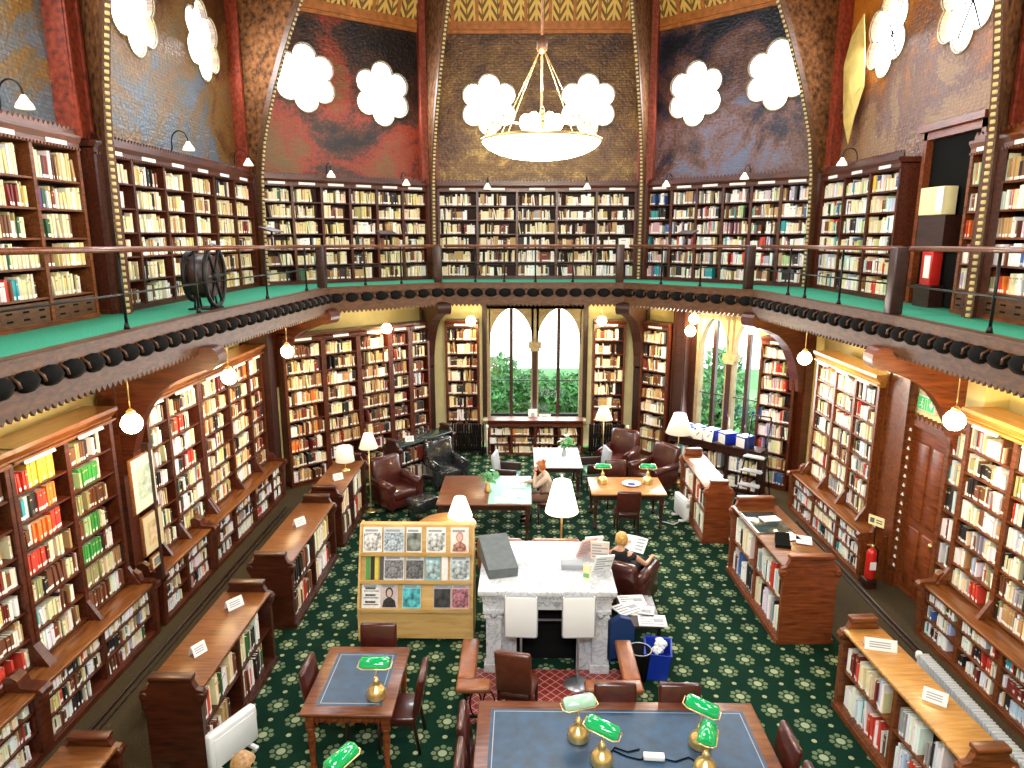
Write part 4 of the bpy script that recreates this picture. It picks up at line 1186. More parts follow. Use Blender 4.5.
# wide leather backs beyond the mantel
for x, w, lb in ((-.66, .72, 'low leather bench beyond the mantel, left of the floor lamp pole'), (.24, .78, 'low leather bench beyond the mantel, behind the floor lamp pole')):
    t = thing('leather_bench', lb, 'bench', (x, 10.42, 0), 0, 'leather benches beyond the mantel')
    m = MB(); m.cbox(-w/2, w/2, -.13, .02, .40, .92, .05); m.build('backrest', M_['tan_leather'], t)
    m = MB(); m.cbox(-w/2, w/2, -.05, .48, .36, .48, .04); m.build('seat', M_['tan_leather'], t)
    for sx in (-1, 1):
        for yy in (-.08, .42): m = MB(); m.box(sx*(w/2-.06)-.025, sx*(w/2-.06)+.025, yy-.025, yy+.025, 0, .38); m.build('leg', M_['dark'], t)

# padded fender round the hearth
t = thing('padded_fender', 'tan leather padded fender round the hearth in front of the fireplace', 'fender', (0.03, 7.3, 0), 0)
for s in (-1, 1):
    m = MB(); m.cbox(s*1.0-.11, s*1.0+.11, .085, .92, .42, .50, .03); m.build('side_pad', M_['tan_leather'], t)
    m = MB(); m.cbox(min(s*(.42 if s > 0 else .70), s*1.11), max(s*(.42 if s > 0 else .70), s*1.11), -.13, .08, .42, .50, .03); m.build('front_pad', M_['tan_leather'], t)
    for x, y in ((.60, -.02), (1.0, -.02), (1.0, .4), (1.0, .85)):
        m = MB(); m.box(s*x-.014, s*x+.014, y-.014, y+.014, 0, .43); m.build('iron_support', M_['iron'], t)
    for c in (.72, .88):
        m = MB(); m.tube([(s*c+.07*cos(2*pi*k/16), -.02, .22+.17*sin(2*pi*k/16)) for k in range(16)], .011, seg=6, closed=True); m.build('iron_scroll', M_['iron'], t)
    m = MB(); m.box(min(s*.58, s*1.02), max(s*.58, s*1.02), -.035, -.005, .03, .06); m.build('iron_rail', M_['iron'], t)
m = MB(); m.box(-.98, 1.04, 7.22, 8.26, .0, .012); o = m.build('hearth_tiles', M_['hearth']); tag(o, 'dark red lattice tiled hearth in front of the fireplace', 'hearth')

# fireplace standing free in the room
t = thing('marble_fireplace', 'free-standing white marble fireplace with pilasters and a wide veined top', 'fireplace', (.03, 8.88, 0), 0)
m = MB(); m.cbox(-.90, .90, -.76, .76, 1.15, 1.225, .012); m.box(-.87, .87, -.72, .72, 1.11, 1.15); m.build('mantel_slab', M_['marble'], t)
m = MB(); m.box(-.84, .84, -.67, .67, .92, 1.11); m.box(-.85, .85, -.70, -.66, 1.05, 1.11); m.build('frieze', M_['marble'], t)
m = MB()
for k in range(7):
    x = -.36+.12*k
    m.tube([(x-.05, -.68, 1.03), (x-.02, -.685, .99), (x+.02, -.685, .99), (x+.05, -.68, 1.03)], .008, seg=5)
for k in range(34): m.box(-.83+.05*k, -.805+.05*k, -.715, -.69, 1.085, 1.11)
m.build('carved_pattern', M_['ltgrey'], t)
for s in (-1, 1):
    for yy in (-.62, .62):
        m = MB(); x = s*.70; d = -1 if yy < 0 else 1
        m.box(x-.13, x+.13, yy-.08, yy+.08, 0, .12); m.box(x-.10, x+.10, yy-.055, yy+.055, .12, .80)
        for q in (-.06, 0, .06): m.box(x+q-.016, x+q+.016, yy+d*.055-.006, yy+d*.055+.006, .16, .74)
        m.box(x-.12, x+.12, yy-.075, yy+.075, .80, .83); m.box(x-.105, x+.105, yy-.06, yy+.06, .83, .88); m.box(x-.135, x+.135, yy-.09, yy+.09, .88, .92)
        m.lathe([(.03, 0), (.05, .015), (.02, .03)], (0, 0, 0), 0, 10, Matrix.Translation((x, yy+d*.06, .855)) @ Matrix.Rotation(d*pi/2*-1, 4, 'X'))
        m.build('pilaster', M_['marble'], t)
for s in (-1, 1): m = MB(); m.box(min(s*.40, s*.60), max(s*.40, s*.60), -.60, .60, 0, .92); m.build('jamb', M_['marble'], t)
m = MB(); m.box(-.40, .40, -.35, .35, 0, .92); m.box(-.40, .40, -.58, .58, .86, .92); m.box(-.40, -.385, -.58, .58, 0, .9); m.box(.385, .40, -.58, .58, 0, .9); m.build('firebox', M_['black'], t)
m = MB(); m.box(-.40, .40, -.60, -.57, .72, .735); m.build('fire_bar', M_['steel'], t)

# white boards on stands before the fireplace
for x, lb, r in ((-.31, 'white notice board on a stand before the left half of the fireplace', -3), (.42, 'white notice board on a stand before the right half of the fireplace', 2)):
    t = thing('notice_board', lb, 'notice board', (x, 7.93, 0), radians(r), 'notice boards on stands')
    m = MB(); m.cbox(-.205, .205, -.012, .012, .70, 1.27, .03); bd_ = m.build('board', M_['white'], t)
    m = MB(); m.cbox(-.19, .19, -.016, -.008, .72, 1.25, .02); m.build('sheet', M_['white'], bd_)
    m = MB(); m.tube([(sx*(.205-.03*(1-cos(a))), -.004, zz) for sx, zz, a in ((-1, .73, 0), (-1, 1.24, 0), (-1, 1.27, 1.5), (1, 1.27, 1.5), (1, 1.24, 0), (1, .73, 0), (1, .70, 1.5), (-1, .70, 1.5))], .009, seg=6, closed=True); m.build('rim', M_['ltgrey'], bd_)
    m = MB(); m.tube([(0, .02, .02), (0, .02, 1.0)], .014, seg=8); m.build('post', M_['steel'], t)
    m = MB(); m.lathe([(.17, 0), (.17, .012), (.03, .03)], (0, .02, .012), 0, 20); m.build('foot', M_['steel'], t)

# boxes and papers on the mantel
t = thing('file_box', 'slate grey wedge-shaped file box on the left of the mantel', 'box', (-.62, 8.78, 1.225), radians(14))
m = MB(); m.prism([(-.30, 0), (.42, 0), (.42, .30), (-.30, .12)], -.20, .20, 'x'); m.build('box_body', M_['grey'], t)
m = MB(); m.prism([(-.303, .121), (.424, .303), (.424, .312), (-.303, .13)], -.205, .205, 'x'); m.build('sloping_lid', M_['grey'], t)
m = MB(); m.cbox(.24, .56, 8.72, 8.88, 1.226, 1.30, .006); o = m.build('card_box', M_['ltgrey']); tag(o, 'small flat light grey box in the middle of the mantel', 'box')
t = thing('leaflet_holder', 'small upright holder of coloured leaflets on the mantel near the front edge', 'leaflet holder', (.55, 8.42, 1.225), radians(-25))
m = MB(); m.box(-.05, .05, -.03, .04, 0, .02); m.box(-.05, .05, .03, .04, 0, .18); m.build('stand', M_['white'], t)
m = MB(); m.box(-.045, .045, .0, .028, .02, .22); m.build('leaflet', M_['cream'], t); m = MB(); m.box(-.04, .04, -.004, .0, .05, .11); m.build('printed_panel', plain('leaflet_green', (.15, .4, .2), .6), t)
for i, (x, y, r, tl, cname, lb) in enumerate(((.58, 9.2, 30, 62, 'PINK', 'pink folded newspaper leaning at the mantel corner'), (.70, 9.25, 10, 66, 'WHITE', 'white newspaper fanned upright on the mantel corner'), (.80, 9.05, -8, 70, 'PALE', 'cream newspaper at the mantel edge beside the reader'), (.78, 8.72, 12, 60, 'WHITE', 'white newspaper sliding off the mantel side towards the viewer'))):
    col_ = {'PINK': (.72, .42, .38), 'WHITE': (.85, .85, .83), 'PALE': (.80, .66, .55)}[cname]
    t = thing('newspaper', lb, 'newspaper', (x, y, 1.226), radians(r), 'newspapers on the mantel')
    Mx = Matrix.Rotation(radians(90-tl), 4, 'X')
    m = MB(); m.box(-.13, .13, -.012, .012, .0, .34, 0, Mx); m.build('sheets', plain('newsprint_'+cname.lower(), col_, .8), t)
    m = MB()
    for q in range(5): m.box(-.11, .11 if q % 2 else .02, -.0135, -.012, .05+.055*q, .075+.055*q, 0, Mx)
    m.build('print', M_['ltgrey'], t)

# ------------------------------------------------------------------ magazine rack
RK = thing('magazine_rack', 'pale wooden magazine rack with three tiers of covers', 'magazine rack', (-1.82, 9.0, 0), 0)
for s in (-1, 1):
    m = MB(); m.prism([(-.10, 0), (.46, 0), (.46, 1.62), (.30, 1.62), (-.10, .52)], s*.81-.015, s*.81+.015, 'x'); m.build('side_panel', M_['pale_wood'], RK)
m = MB(); m.box(-.80, .80, -.08, -.055, .04, .47); m.build('base_panel', M_['pale_wood'], RK)
m = MB(); m.box(-.80, .80, .42, .45, .0, 1.60); m.box(-.80, .80, .33, .44, 1.56, 1.61); m.build('back_panel', M_['pale_wood'], RK)
TIER = [(-.06, .49), (.06, .87), (.18, 1.24)]
SL = radians(17)
for y, z in TIER:
    m = MB(); Mx = Matrix.Translation((0, y+.035, z)) @ Matrix.Rotation(-SL, 4, 'X')
    m.box(-.795, .795, 0, .014, 0, .385, 0, Mx); m.build('tier_board', M_['pale_wood'], RK)
    m = MB(); m.box(-.80, .80, y-.05, y+.05, z-.03, z-.005); m.box(-.80, .80, y-.055, y-.04, z-.03, z+.025); m.build('tier_lip', M_['pale_wood'], RK)
hash_ = lambda s: sum(ord(ch)*(k+3) for k, ch in enumerate(s))
MAG = [
 [(-.64, .27, (.85, .84, .82), (.62, .64, .66), 'white magazine with a faint grey picture, at the left of the top tier'), (-.33, .30, (.62, .68, .72), (.35, .42, .48), 'grey-blue magazine with a crowd picture, top tier second place'),
  (-.04, .22, (.85, .84, .80), (.25, .28, .25), 'white magazine with dark green specks, middle of the top tier'), (.28, .28, (.86, .85, .82), (.52, .60, .52), 'white magazine with small green figures, top tier fourth place'), (.62, .26, (.80, .76, .72), (.45, .20, .14), 'magazine with a portrait face, at the right of the top tier')],
 [(-.70, .05, (.05, .33, .08), (.05, .33, .08), 'slim green journal at the left of the middle tier'), (-.63, .05, (.02, .02, .02), (.02, .02, .02), 'slim black journal beside the green one'), (-.57, .05, (.70, .60, .08), (.70, .60, .08), 'slim yellow journal in the middle tier'), (-.50, .05, (.08, .08, .1), (.08, .08, .1), 'slim dark journal right of the yellow one'),
  (-.32, .29, (.74, .78, .84), (.20, .20, .22), 'magazine with a dark square photograph, middle tier'), (-.02, .27, (.62, .64, .66), (.12, .12, .13), 'magazine with grey machinery picture, centre of the middle tier'), (.24, .21, (.14, .52, .72), (.40, .70, .80), 'bright blue magazine in the middle tier'), (.41, .09, (.86, .85, .82), (.5, .2, .15), 'narrow white magazine with a red line, middle tier'), (.63, .28, (.60, .68, .76), (.45, .52, .60), 'pale blue-grey magazine at the right of the middle tier')],
 [(-.64, .27, (.84, .83, .80), (.10, .10, .10), 'white magazine with black lettering bars, left of the bottom tier'), (-.38, .24, (.60, .52, .50), (.03, .03, .03), 'magazine with a dark head and shoulders, bottom tier'), (-.06, .26, (.26, .68, .80), (.10, .50, .68), 'turquoise magazine standing alone in the bottom tier'), (.38, .25, (.45, .45, .46), (.05, .05, .06), 'black and white speckled magazine, bottom tier'), (.64, .25, (.68, .48, .54), (.36, .14, .18), 'pinkish magazine at the right of the bottom tier')]]
for ti, row in enumerate(MAG):
    y, z = TIER[2-ti]
    for x, w, c1, c2, lb in row:
        t = thing('magazine', lb, 'magazine', (-1.82+x, 9.0+y, z+.0), 0, 'magazines on the rack')
        Mx = Matrix.Translation((0, .022, 0)) @ Matrix.Rotation(-SL, 4, 'X'); h = .355 if w > .1 else .33
        m = MB(); m.box(-w/2, w/2, -.012, .0, 0.0, h, 0, Mx); cv_ = m.build('cover', plain('magazine_cover', c1, .35, noise=.12, nscale=18), t)
        if w > .1:
            mp_ = plain('cover_picture', c2, .4, noise=.9, nscale=7+(hash_(lb) % 9)*3)
            m = MB()
            if 'portrait' in lb or 'head' in lb:
                oval = lambda cx, cz, rx, rz: [(cx+rx*cos(2*pi*k/18), cz+rz*sin(2*pi*k/18)) for k in range(18)]
                m.prism(oval(0, h*.62, .055, .075), -.0145, -.012, 'y', 0, Mx)
                m.prism([(-w*.42, h*.04), (w*.42, h*.04), (w*.34, h*.30), (.03, h*.42), (-.03, h*.42), (-w*.34, h*.30)], -.0142, -.012, 'y', 0, Mx)
                pf_ = m.build('printed_figure', mp_, cv_)
                m = MB(); m.prism(oval(0, h*.60, .036, .055), -.0155, -.0145, 'y', 0, Mx); m.build('printed_face', plain('printed_skin', (.66, .46, .38), .5), cv_)
            elif 'bars' in lb:
                for q in range(3): m.box(-w*.4, w*.4, -.0145, -.012, h*(.12+.27*q), h*(.12+.27*q)+.012, 0, Mx); m.box(-w*.32, -w*.32+w*.55, -.0145, -.012, h*(.2+.27*q), h*(.2+.27*q)+.03, 0, Mx)
                m.build('printed_picture', mp_, cv_)
            else:
                m.box(-w*.46, w*.46, -.0145, -.012, h*.05, h*.78, 0, Mx); m.build('printed_picture', mp_, cv_)
            m = MB(); m.box(-w*.40, w*.28, -.0145, -.012, h*.82, h*.91, 0, Mx); m.build('title_band', M_['ltgrey'], cv_)
# ledge for the tiers' bottoms done; round table and lamp behind the rack
t = thing('round_table', 'round tan table behind the magazine rack', 'table', (-1.62, 11.35, 0), 0)
m = MB(); m.lathe([(.02, .70), (.50, .70), (.52, .72), (.52, .735), (.50, .75), (.02, .75)], (0, 0, 0), 0, 36); m.build('table_top', M_['table_tan'], t)
m = MB(); m.lathe([(.20, 0), (.18, .04), (.05, .10), (.045, .6), (.12, .70)], (0, 0, .012), 0, 16); m.build('pedestal', M_['dark'], t)
m = MB(); m.box(-1.72, -1.30, 11.02, 11.30, .751, .77); o = m.build('paper_stack', M_['paper']); tag(o, 'stack of white papers glowing under the small table lamp', 'papers')

def shade_lamp(label, x, y, z0, zs, r0, r1, hs, mat='shade', lit=6, name='table_lamp', pole=.012, base=.1, cat='lamp'):
    """lamp with a tapering cloth shade: z0 = what it stands on, zs = height of the shade's lower rim"""
    t = thing(name, label, cat, (x, y, z0), 0)
    m = MB(); m.lathe([(base, 0), (base, .015), (base*.5, .03), (pole*1.6, .05)], (0, 0, 0), 0, 20); m.build('base', M_['brass'], t)
    m = MB(); m.tube([(0, 0, .03), (0, 0, zs-z0+hs*.8)], pole, seg=8); m.build('pole', M_['brass'], t)
    m = MB()
    n = 24; z_ = zs-z0
    k = m.pts([(r0*cos(2*pi*i/n), r0*sin(2*pi*i/n), z_) for i in range(n)]); k2 = m.pts([(r1*cos(2*pi*i/n), r1*sin(2*pi*i/n), z_+hs) for i in range(n)])
    k3 = m.pts([((r0-.006)*cos(2*pi*i/n), (r0-.006)*sin(2*pi*i/n), z_) for i in range(n)]); k4 = m.pts([((r1-.006)*cos(2*pi*i/n), (r1-.006)*sin(2*pi*i/n), z_+hs) for i in range(n)])
    for i in range(n):
        j = (i+1) % n
        m.face((k+i, k+j, k2+j, k2+i), 0, True); m.face((k3+j, k3+i, k4+i, k4+j), 0, True); m.face((k+j, k+i, k3+i, k3+j)); m.face((k2+i, k2+j, k4+j, k4+i))
    m.build('lamp_shade', M_[mat], t)
    if lit:
        m = MB(); m.ball((0, 0, z_+hs*.5), .03); m.build('bulb', M_['globe'], t)
        point_light('lamp_light', (x, y, z0+z_+hs*.2), lit, (1, .78, .48), .03)
    return t
shade_lamp('small lit table lamp with a white shade behind the magazine rack', -1.40, 11.45, .75, .86, .22, .10, .34, lit=12)
shade_lamp('tall lit floor lamp with a wide white shade beyond the mantel', .37, 11.0, 0, 1.14, .285, .15, .54, lit=7, name='floor_lamp', pole=.018, base=.15)
shade_lamp('slim floor lamp with a cream shade beside the red armchair', -3.50, 13.7, 0, 1.40, .20, .09, .31, 'shade_off', 0, name='floor_lamp', base=.13)
shade_lamp('cream drum-shaded lamp on top of a low bookcase', -3.88, 13.25, 1.06, 1.26, .19, .145, .30, 'shade_off', 0, base=.09)
shade_lamp('cream lamp in front of the shelves right of the garden window', 1.71, 16.55, 0, 1.27, .22, .10, .32, 'shade_off', 0, name='floor_lamp', base=.13)
shade_lamp('big white-shaded lamp beside the blue file boxes', 3.36, 15.6, 0, 1.2, .31, .14, .47, 'shade_off', 0, name='floor_lamp', base=.14)

# banker's lamps
def banker(label, x, y, z, rz, mat='banker', lean=0.0, hh=.40, w=.32):
    t = thing('desk_lamp', label, 'desk lamp', (x, y, z), rz, 'green-shaded desk lamps')
    m = MB(); m.lathe([(.105, 0), (.11, .012), (.10, .03), (.11, .06), (.085, .11), (.045, .14), (.03, .17), (.04, .19), (.028, .21), (.012, .24)], (0, 0, 0), 0, 20); m.build('base', M_['brass'], t)
    m = MB(); m.tube([(0, 0, .2), (0, .02, .28), (0, .05, hh-.04), (0, .03, hh)], .009, seg=8); m.build('arm', M_['brass'], t)
    Mx = Matrix.Translation((0, .0, hh)) @ Matrix.Rotation(lean, 4, 'Y')
    m = MB()
    n = 10
    prof = [(.085*cos(pi*i/n), .075*sin(pi*i/n)) for i in range(n+1)]
    prof2 = [(.078*cos(pi*i/n), .068*sin(pi*i/n)) for i in range(n+1)]
    xs = [-w/2, -w/2+.025, w/2-.025, w/2]; sc = [.72, 1, 1, .72]
    for pf, flip in ((prof, False), (prof2, True)):
        rings = [m.pts([Mx @ Vector((x_, p[0]*s_, p[1]*s_)) for p in pf]) for x_, s_ in zip(xs, sc)]
        for a, b in zip(rings, rings[1:]):
            for i in range(n):
                q = (a+i, a+i+1, b+i+1, b+i); m.face(q[::-1] if flip else q, 0, True)
    for x_ in (xs[0], xs[-1]): 
        k = m.pts([Mx @ Vector((x_, p[0]*.72, p[1]*.72)) for p in prof]); m.face(tuple(range(k, k+n+1)))
    sh_ = m.build('lamp_shade', M_[mat], t)
    m = MB(); m.tube([Mx @ Vector(p) for p in ((-w/2-.02, .05, .0), (-w/2-.02, -.06, -.005), (-w/2+.03, -.09, -.01), (w/2-.03, -.09, -.01), (w/2+.02, -.06, -.005), (w/2+.02, .05, 0))], .007, seg=6)
    m.tube([Mx @ Vector(p) for p in ((-w/2-.02, .05, 0), (0, .02, 0), (w/2+.02, .05, 0))], .006, seg=6); m.build('shade_frame', M_['brass'], sh_)
    return t
banker('green-shaded brass desk lamp on the small blue table', -1.89, 6.66, .762, 0)
banker('brass desk lamp with a pale reflecting shade on the big table', .27, 6.05, .762, radians(14), 'banker_pale', -.05, .40)
banker('green-shaded desk lamp next to the pale-shaded one on the big table', .47, 5.72, .762, radians(-25), 'banker', .18, .38)
banker('farther green-shaded desk lamp of the right pair on the big table', 1.47, 5.98, .762, radians(-24), 'banker', .2, .42)
banker('nearer green-shaded desk lamp of the right pair on the big table', 1.43, 5.62, .762, radians(70), 'banker', .1, .40)
banker('left green-shaded desk lamp on the tan table', 1.34, 13.42, .762, radians(4), 'banker', 0, .34, .30)
banker('right green-shaded desk lamp on the tan table', 2.26, 13.42, .762, radians(-4), 'banker', 0, .34, .30)
t2 = leather_table('table at the very bottom edge with only its lamp showing', -1.95, 5.15, .8, .55, inset=None, carved=False)
banker('green-shaded desk lamp peeping up at the bottom picture edge', -1.90, 5.27, .762, radians(60), 'banker', 0, .40)

# small things on the tables
t = thing('adapter_box', 'small white box on the big table beside the cables', 'box', (.98, 5.78, .762), radians(-4)); m = MB(); m.cbox(-.10, .10, -.035, .035, 0, .05, .008); m.build('body', M_['white'], t)
for i, (pts, lb) in enumerate((([(.50, 5.75), (.62, 5.92), (.74, 5.86), (.86, 5.90)], 'black cable looping beside the green lamp on the big table'), ([(.60, 5.88), (.72, 5.80), (.84, 5.76), (.90, 5.78)], 'black cable running to the white box'), ([(1.06, 5.78), (1.18, 5.74), (1.32, 5.80), (1.42, 5.7)], 'black cable between the white box and the right lamps'))):
    m = MB(); m.tube([(x, y, .769) for x, y in pts], .007, seg=6); tag(m.build('cable', M_['black']), lb, 'cable', 'cables on the big table')
t = thing('plate', 'white plate with blue pattern on the tan table', 'plate', (1.92, 13.32, .762), 0); m = MB(); m.lathe([(.08, 0), (.10, .004), (.19, .03), (.19, .034), (.10, .010), (.02, .008)], (0, 0, 0), 0, 28); m.build('dish', M_['white'], t); m = MB(); m.lathe([(.05, .0085), (.085, .0095), (.085, .0105), (.05, .010)], (0, 0, 0), 0, 20); m.build('blue_pattern', M_['blue'], t)
def vase_plant(label, x, y, z, leafm, petal=True, seed=1):
    rr = random.Random(seed)
    t = thing('vase_of_flowers', label, 'vase', (x, y, z), 0)
    m = MB(); m.lathe([(.06, 0), (.075, .02), (.05, .10), (.035, .16), (.05, .2), (.04, .2)], (0, 0, 0), 0, 14); m.build('vase', M_['brass' if not petal else 'ltgrey'], t)
    m = MB()
    for k in range(26):
        a = rr.uniform(0, 2*pi); r = rr.uniform(.05, .20); h = rr.uniform(.24, .42)
        p = Vector((r*cos(a), r*sin(a), h)); u = Vector((cos(a+1.3), sin(a+1.3), .2))*.05; w = Vector((cos(a), sin(a), -.3))*.085
        k0 = m.pts([p-w, p+u, p+w, p-u]); m.face((k0, k0+1, k0+2, k0+3))
        if k % 3 == 0: m.tube([(0, 0, .18), (p.x*.4, p.y*.4, .28), tuple(p)], .004, seg=4)
    m.build('leaves', M_[leafm], t)
    if petal:
        for k in range(6):
            a = rr.uniform(0, 2*pi); r = rr.uniform(.03, .15)
            m = MB(); c = Vector((r*cos(a), r*sin(a), rr.uniform(.36, .50)))
            for q in range(6):
                b = 2*pi*q/6; m.ball((c.x+.025*cos(b), c.y+.025*sin(b), c.z), (.02, .02, .012), 0, 6, 4)
            m.build('flower', M_['petal'], t)
vase_plant('bushy green plant in a brass vase on the brown table', -.98, 12.9, .762, 'leaf2', False, 3)
vase_plant('vase of white flowers and leaves on the white table', .66, 15.2, .762, 'leaf2', True, 5)
for x, y, r, w, d, lb in ((-.42, 13.28, 12, .30, .42, 'open white book lying before the woman'), (-.46, 12.75, -8, .46, .32, 'large white sheet on the green writing pad'), (-.62, 12.42, 4, .42, .28, 'clipped white papers at the near edge of the pad'), (-.28, 13.55, 30, .22, .3, 'loose white sheet at the far side of the pad')):
    t = thing('paper', lb, 'paper', (x, y, .766), radians(r), 'papers on the brown table')
    m = MB()
    m.prism([(-w/2, 0), (w/2, 0), (w/2, .008), (w*.25, .016), (0, .008), (-w*.25, .016), (-w/2, .008)], -d/2, d/2, 'y'); m.build('pages', M_['paper'], t)
    m = MB()
    for q in range(5): m.box(-w*.38, w*.34, d*(-.3+.14*q), d*(-.3+.14*q)+.012, .0165, .0175)
    m.build('print', M_['ltgrey'], t)

# armchairs
def armchair(label, x, y, rz, mat='leather', w=.84, backh=1.06, wings=False):
    t = thing('club_armchair', label, 'armchair', (x, y, 0), rz, 'leather club armchairs')
    m = MB(); m.cbox(-w/2+.12, w/2-.12, -.42, .25, .26, .47, .07); m.build('seat_cushion', M_[mat], t)
    m = MB(); Mb = Matrix.Translation((0, .24, .36)) @ Matrix.Rotation(radians(-14), 4, 'X')
    m.cbox(-w/2+.06, w/2-.06, -.06, .14, 0, backh-.36, .09, 0, Mb)
    bk_ = m.build('backrest', M_[mat], t)
    for i in range(3):
        for j in range(2): m = MB(); m.ball(tuple(Mb @ Vector((-.18+.18*i, -.062, .30+.2*j))), (.015, .008, .015), 0, 6, 4); m.build('button', M_['dark'], bk_)
    for s in (-1, 1):
        m = MB(); xa = s*(w/2-.07)
        m.cbox(xa-.075, xa+.075, -.44, .34, .10, .56, .05); m.tube([(xa, -.45, .57), (xa, .34, .60)], .085, seg=14)
        m.build('armrest', M_[mat], t)
        for yy in (-.38, .3):
            m = MB(); m.tube([(s*(w/2-.1), yy, 0), (s*(w/2-.1), yy, .14)], [.018, .03], seg=8); m.build('leg', M_['dark'], t)
    m = MB(); m.cbox(-w/2+.05, w/2-.05, -.40, .32, .10, .30, .02); m.build('base_frame', M_[mat], t)
    return t
armchair('oxblood leather armchair with buttoned back beside the slim floor lamp', -3.02, 14.0, radians(42))
armchair('black leather armchair behind the brown table, before the slanting low case', -2.12, 15.35, radians(28), 'leather_bk')
armchair('oxblood leather armchair right of the garden window, nearer the white table', 2.05, 16.15, radians(-30))
armchair('oxblood leather armchair beside the low case and the big white lamp', 2.72, 15.05, radians(-52))
t = thing('footstool', 'dark shiny leather footstool in front of the oxblood armchair', 'footstool', (-2.36, 13.45, 0), radians(42))
m = MB(); m.cbox(-.30, .30, -.24, .24, .16, .42, .07); m.build('cushion', M_['leather_bk'], t)
for sx in (-1, 1):
    for sy in (-1, 1): m = MB(); m.tube([(sx*.24, sy*.18, 0.012), (sx*.24, sy*.18, .18)], .025, seg=8); m.build('leg', M_['dark'], t)
armchair('dark red armchair seen from behind, the fair-haired reader in it', 1.32, 10.0, radians(150), 'leather', .80, .92)
# pale chairs by the white table
def pale_chair(label, x, y, rz):
    t = thing('upholstered_chair', label, 'chair', (x, y, 0), rz, 'pale chairs at the white table')
    m = MB(); m.cbox(-.27, .27, -.26, .26, .38, .48, .03); m.build('seat', M_['mint'], t)
    m = MB(); Mb = Matrix.Translation((0, .24, .46)) @ Matrix.Rotation(radians(-8), 4, 'X'); m.cbox(-.27, .27, -.03, .04, 0, .50, .03, 0, Mb); m.build('backrest', M_['ltgrey'], t)
    for s in (-1, 1):
        m = MB(); m.cbox(s*.28-.03, s*.28+.03, -.24, .24, .44, .66, .02); m.build('armrest', M_['dark'], t)
        for yy in (-.22, .22): m = MB(); m.tube([(s*.24, yy, 0), (s*.24, yy, .4)], .02, seg=8); m.build('leg', M_['dark'], t)
pale_chair('pale grey upholstered chair left of the white table', -.62, 14.75, radians(80)); pale_chair('pale grey upholstered chair right of the white table', 1.35, 15.15, radians(-80))

# right of the fireplace: newspaper table, bins, folder
t = thing('newspaper_table', 'low dark table of newspapers right of the fireplace', 'table', (1.32, 8.95, 0), 0)
m = MB(); m.cbox(-.24, .30, -.42, .42, .46, .50, .01); m.build('table_top', M_['dark'], t)
for sx in (-.2, .26):
    for sy in (-.38, .38): m = MB(); m.box(sx-.02, sx+.02, sy-.02, sy+.02, 0, .50); m.build('leg', M_['black'], t)
for x, y, r, z, lb in ((1.30, 9.20, 5, .501, 'farthest newspaper on the low dark table'), (1.38, 8.92, -12, .501, 'middle newspaper spread on the low dark table'), (1.50, 8.66, -4, .501, 'nearest newspaper hanging over the low dark table'), (1.20, 8.95, 30, .520, 'crumpled newspaper on top by the mantel side')):
    t = thing('newspaper', lb, 'newspaper', (x, y, z), radians(r), 'newspapers on the low table')
    m = MB(); m.box(-.19, .19, -.14, .14, 0, .014); sh_ = m.build('sheets', M_['paper'], t)
    m = MB()
    for q in range(4): m.box(-.16, -.02 if q % 2 else .15, -.11+.06*q, -.08+.06*q, .014, .0155)
    m.box(.02, .15, -.05, .02, .014, .0157); m.build('print', M_['ltgrey'], sh_)
t = thing('blue_folder', 'navy blue curved folder standing by the fireplace side', 'folder', (1.03, 8.52, 0), radians(8))
m = MB(); m.prism([(-.14, 0), (.20, 0), (.20, .50), (.14, .62), (.0, .66), (-.14, .58)], -.05, .05, 'y'); m.build('cover', M_['navy'], t)
m = MB(); m.box(-.12, .18, -.052, .052, .02, .05); m.build('edge', M_['black'], t)
t = thing('recycling_bin', 'blue plastic bin with crumpled paper right of the fender', 'bin', (1.50, 8.22, 0), radians(-10))
m = MB()
a0, a1 = [(-.13, -.16), (.13, -.16), (.13, .16), (-.13, .16)], [(-.17, -.21), (.17, -.21), (.17, .21), (-.17, .21)]
k = m.pts([(x, y, 0) for x, y in a0] + [(x, y, .40) for x, y in a1] + [(x*.94, y*.94, .40) for x, y in a1] + [(x*.94, y*.94, .02) for x, y in a0])
for i in range(4):
    j = (i+1) % 4
    m.face((k+i, k+j, k+4+j, k+4+i)); m.face((k+4+i, k+4+j, k+8+j, k+8+i)); m.face((k+8+i, k+8+j, k+12+j, k+12+i))
m.face((k+3, k+2, k+1, k)); m.face((k+12, k+13, k+14, k+15)); m.build('bucket', M_['blue'], t)
m = MB(); m.tube([(-.175, -.215, .4), (.175, -.215, .4), (.175, .215, .4), (-.175, .215, .4)], .012, seg=6, closed=True); m.build('rim', M_['blue'], t)
rr = random.Random(4)
for i in range(5):
    m = MB(); bm = bmesh.new(); bmesh.ops.create_icosphere(bm, subdivisions=2, radius=.06)
    for v in bm.verts: v.co *= rr.uniform(.7, 1.15)
    m.addbm(bm, 0, Matrix.Translation((1.50+rr.uniform(-.08, .08), 8.22+rr.uniform(-.10, .12), .34+.02*i))); bm.free()
    tag(m.build('crumpled_paper', M_['paper']), 'crumpled white paper in the blue bin', 'paper', 'crumpled papers in the blue bin')
t = thing('waste_bin', 'black tapered bin between the fender and the blue bin', 'bin', (1.24, 8.1, 0), 0)
m = MB(); m.lathe([(.10, 0), (.15, .42), (.155, .43), (.14, .43), (.095, .02), (.01, .02)], (0, 0, 0), 0, 18); m.build('bucket', M_['black'], t)
m = MB(); m.tube([(.152*cos(2*pi*k/18), .152*sin(2*pi*k/18), .43) for k in range(18)], .008, seg=5, closed=True); m.build('rim', M_['steel'], t)

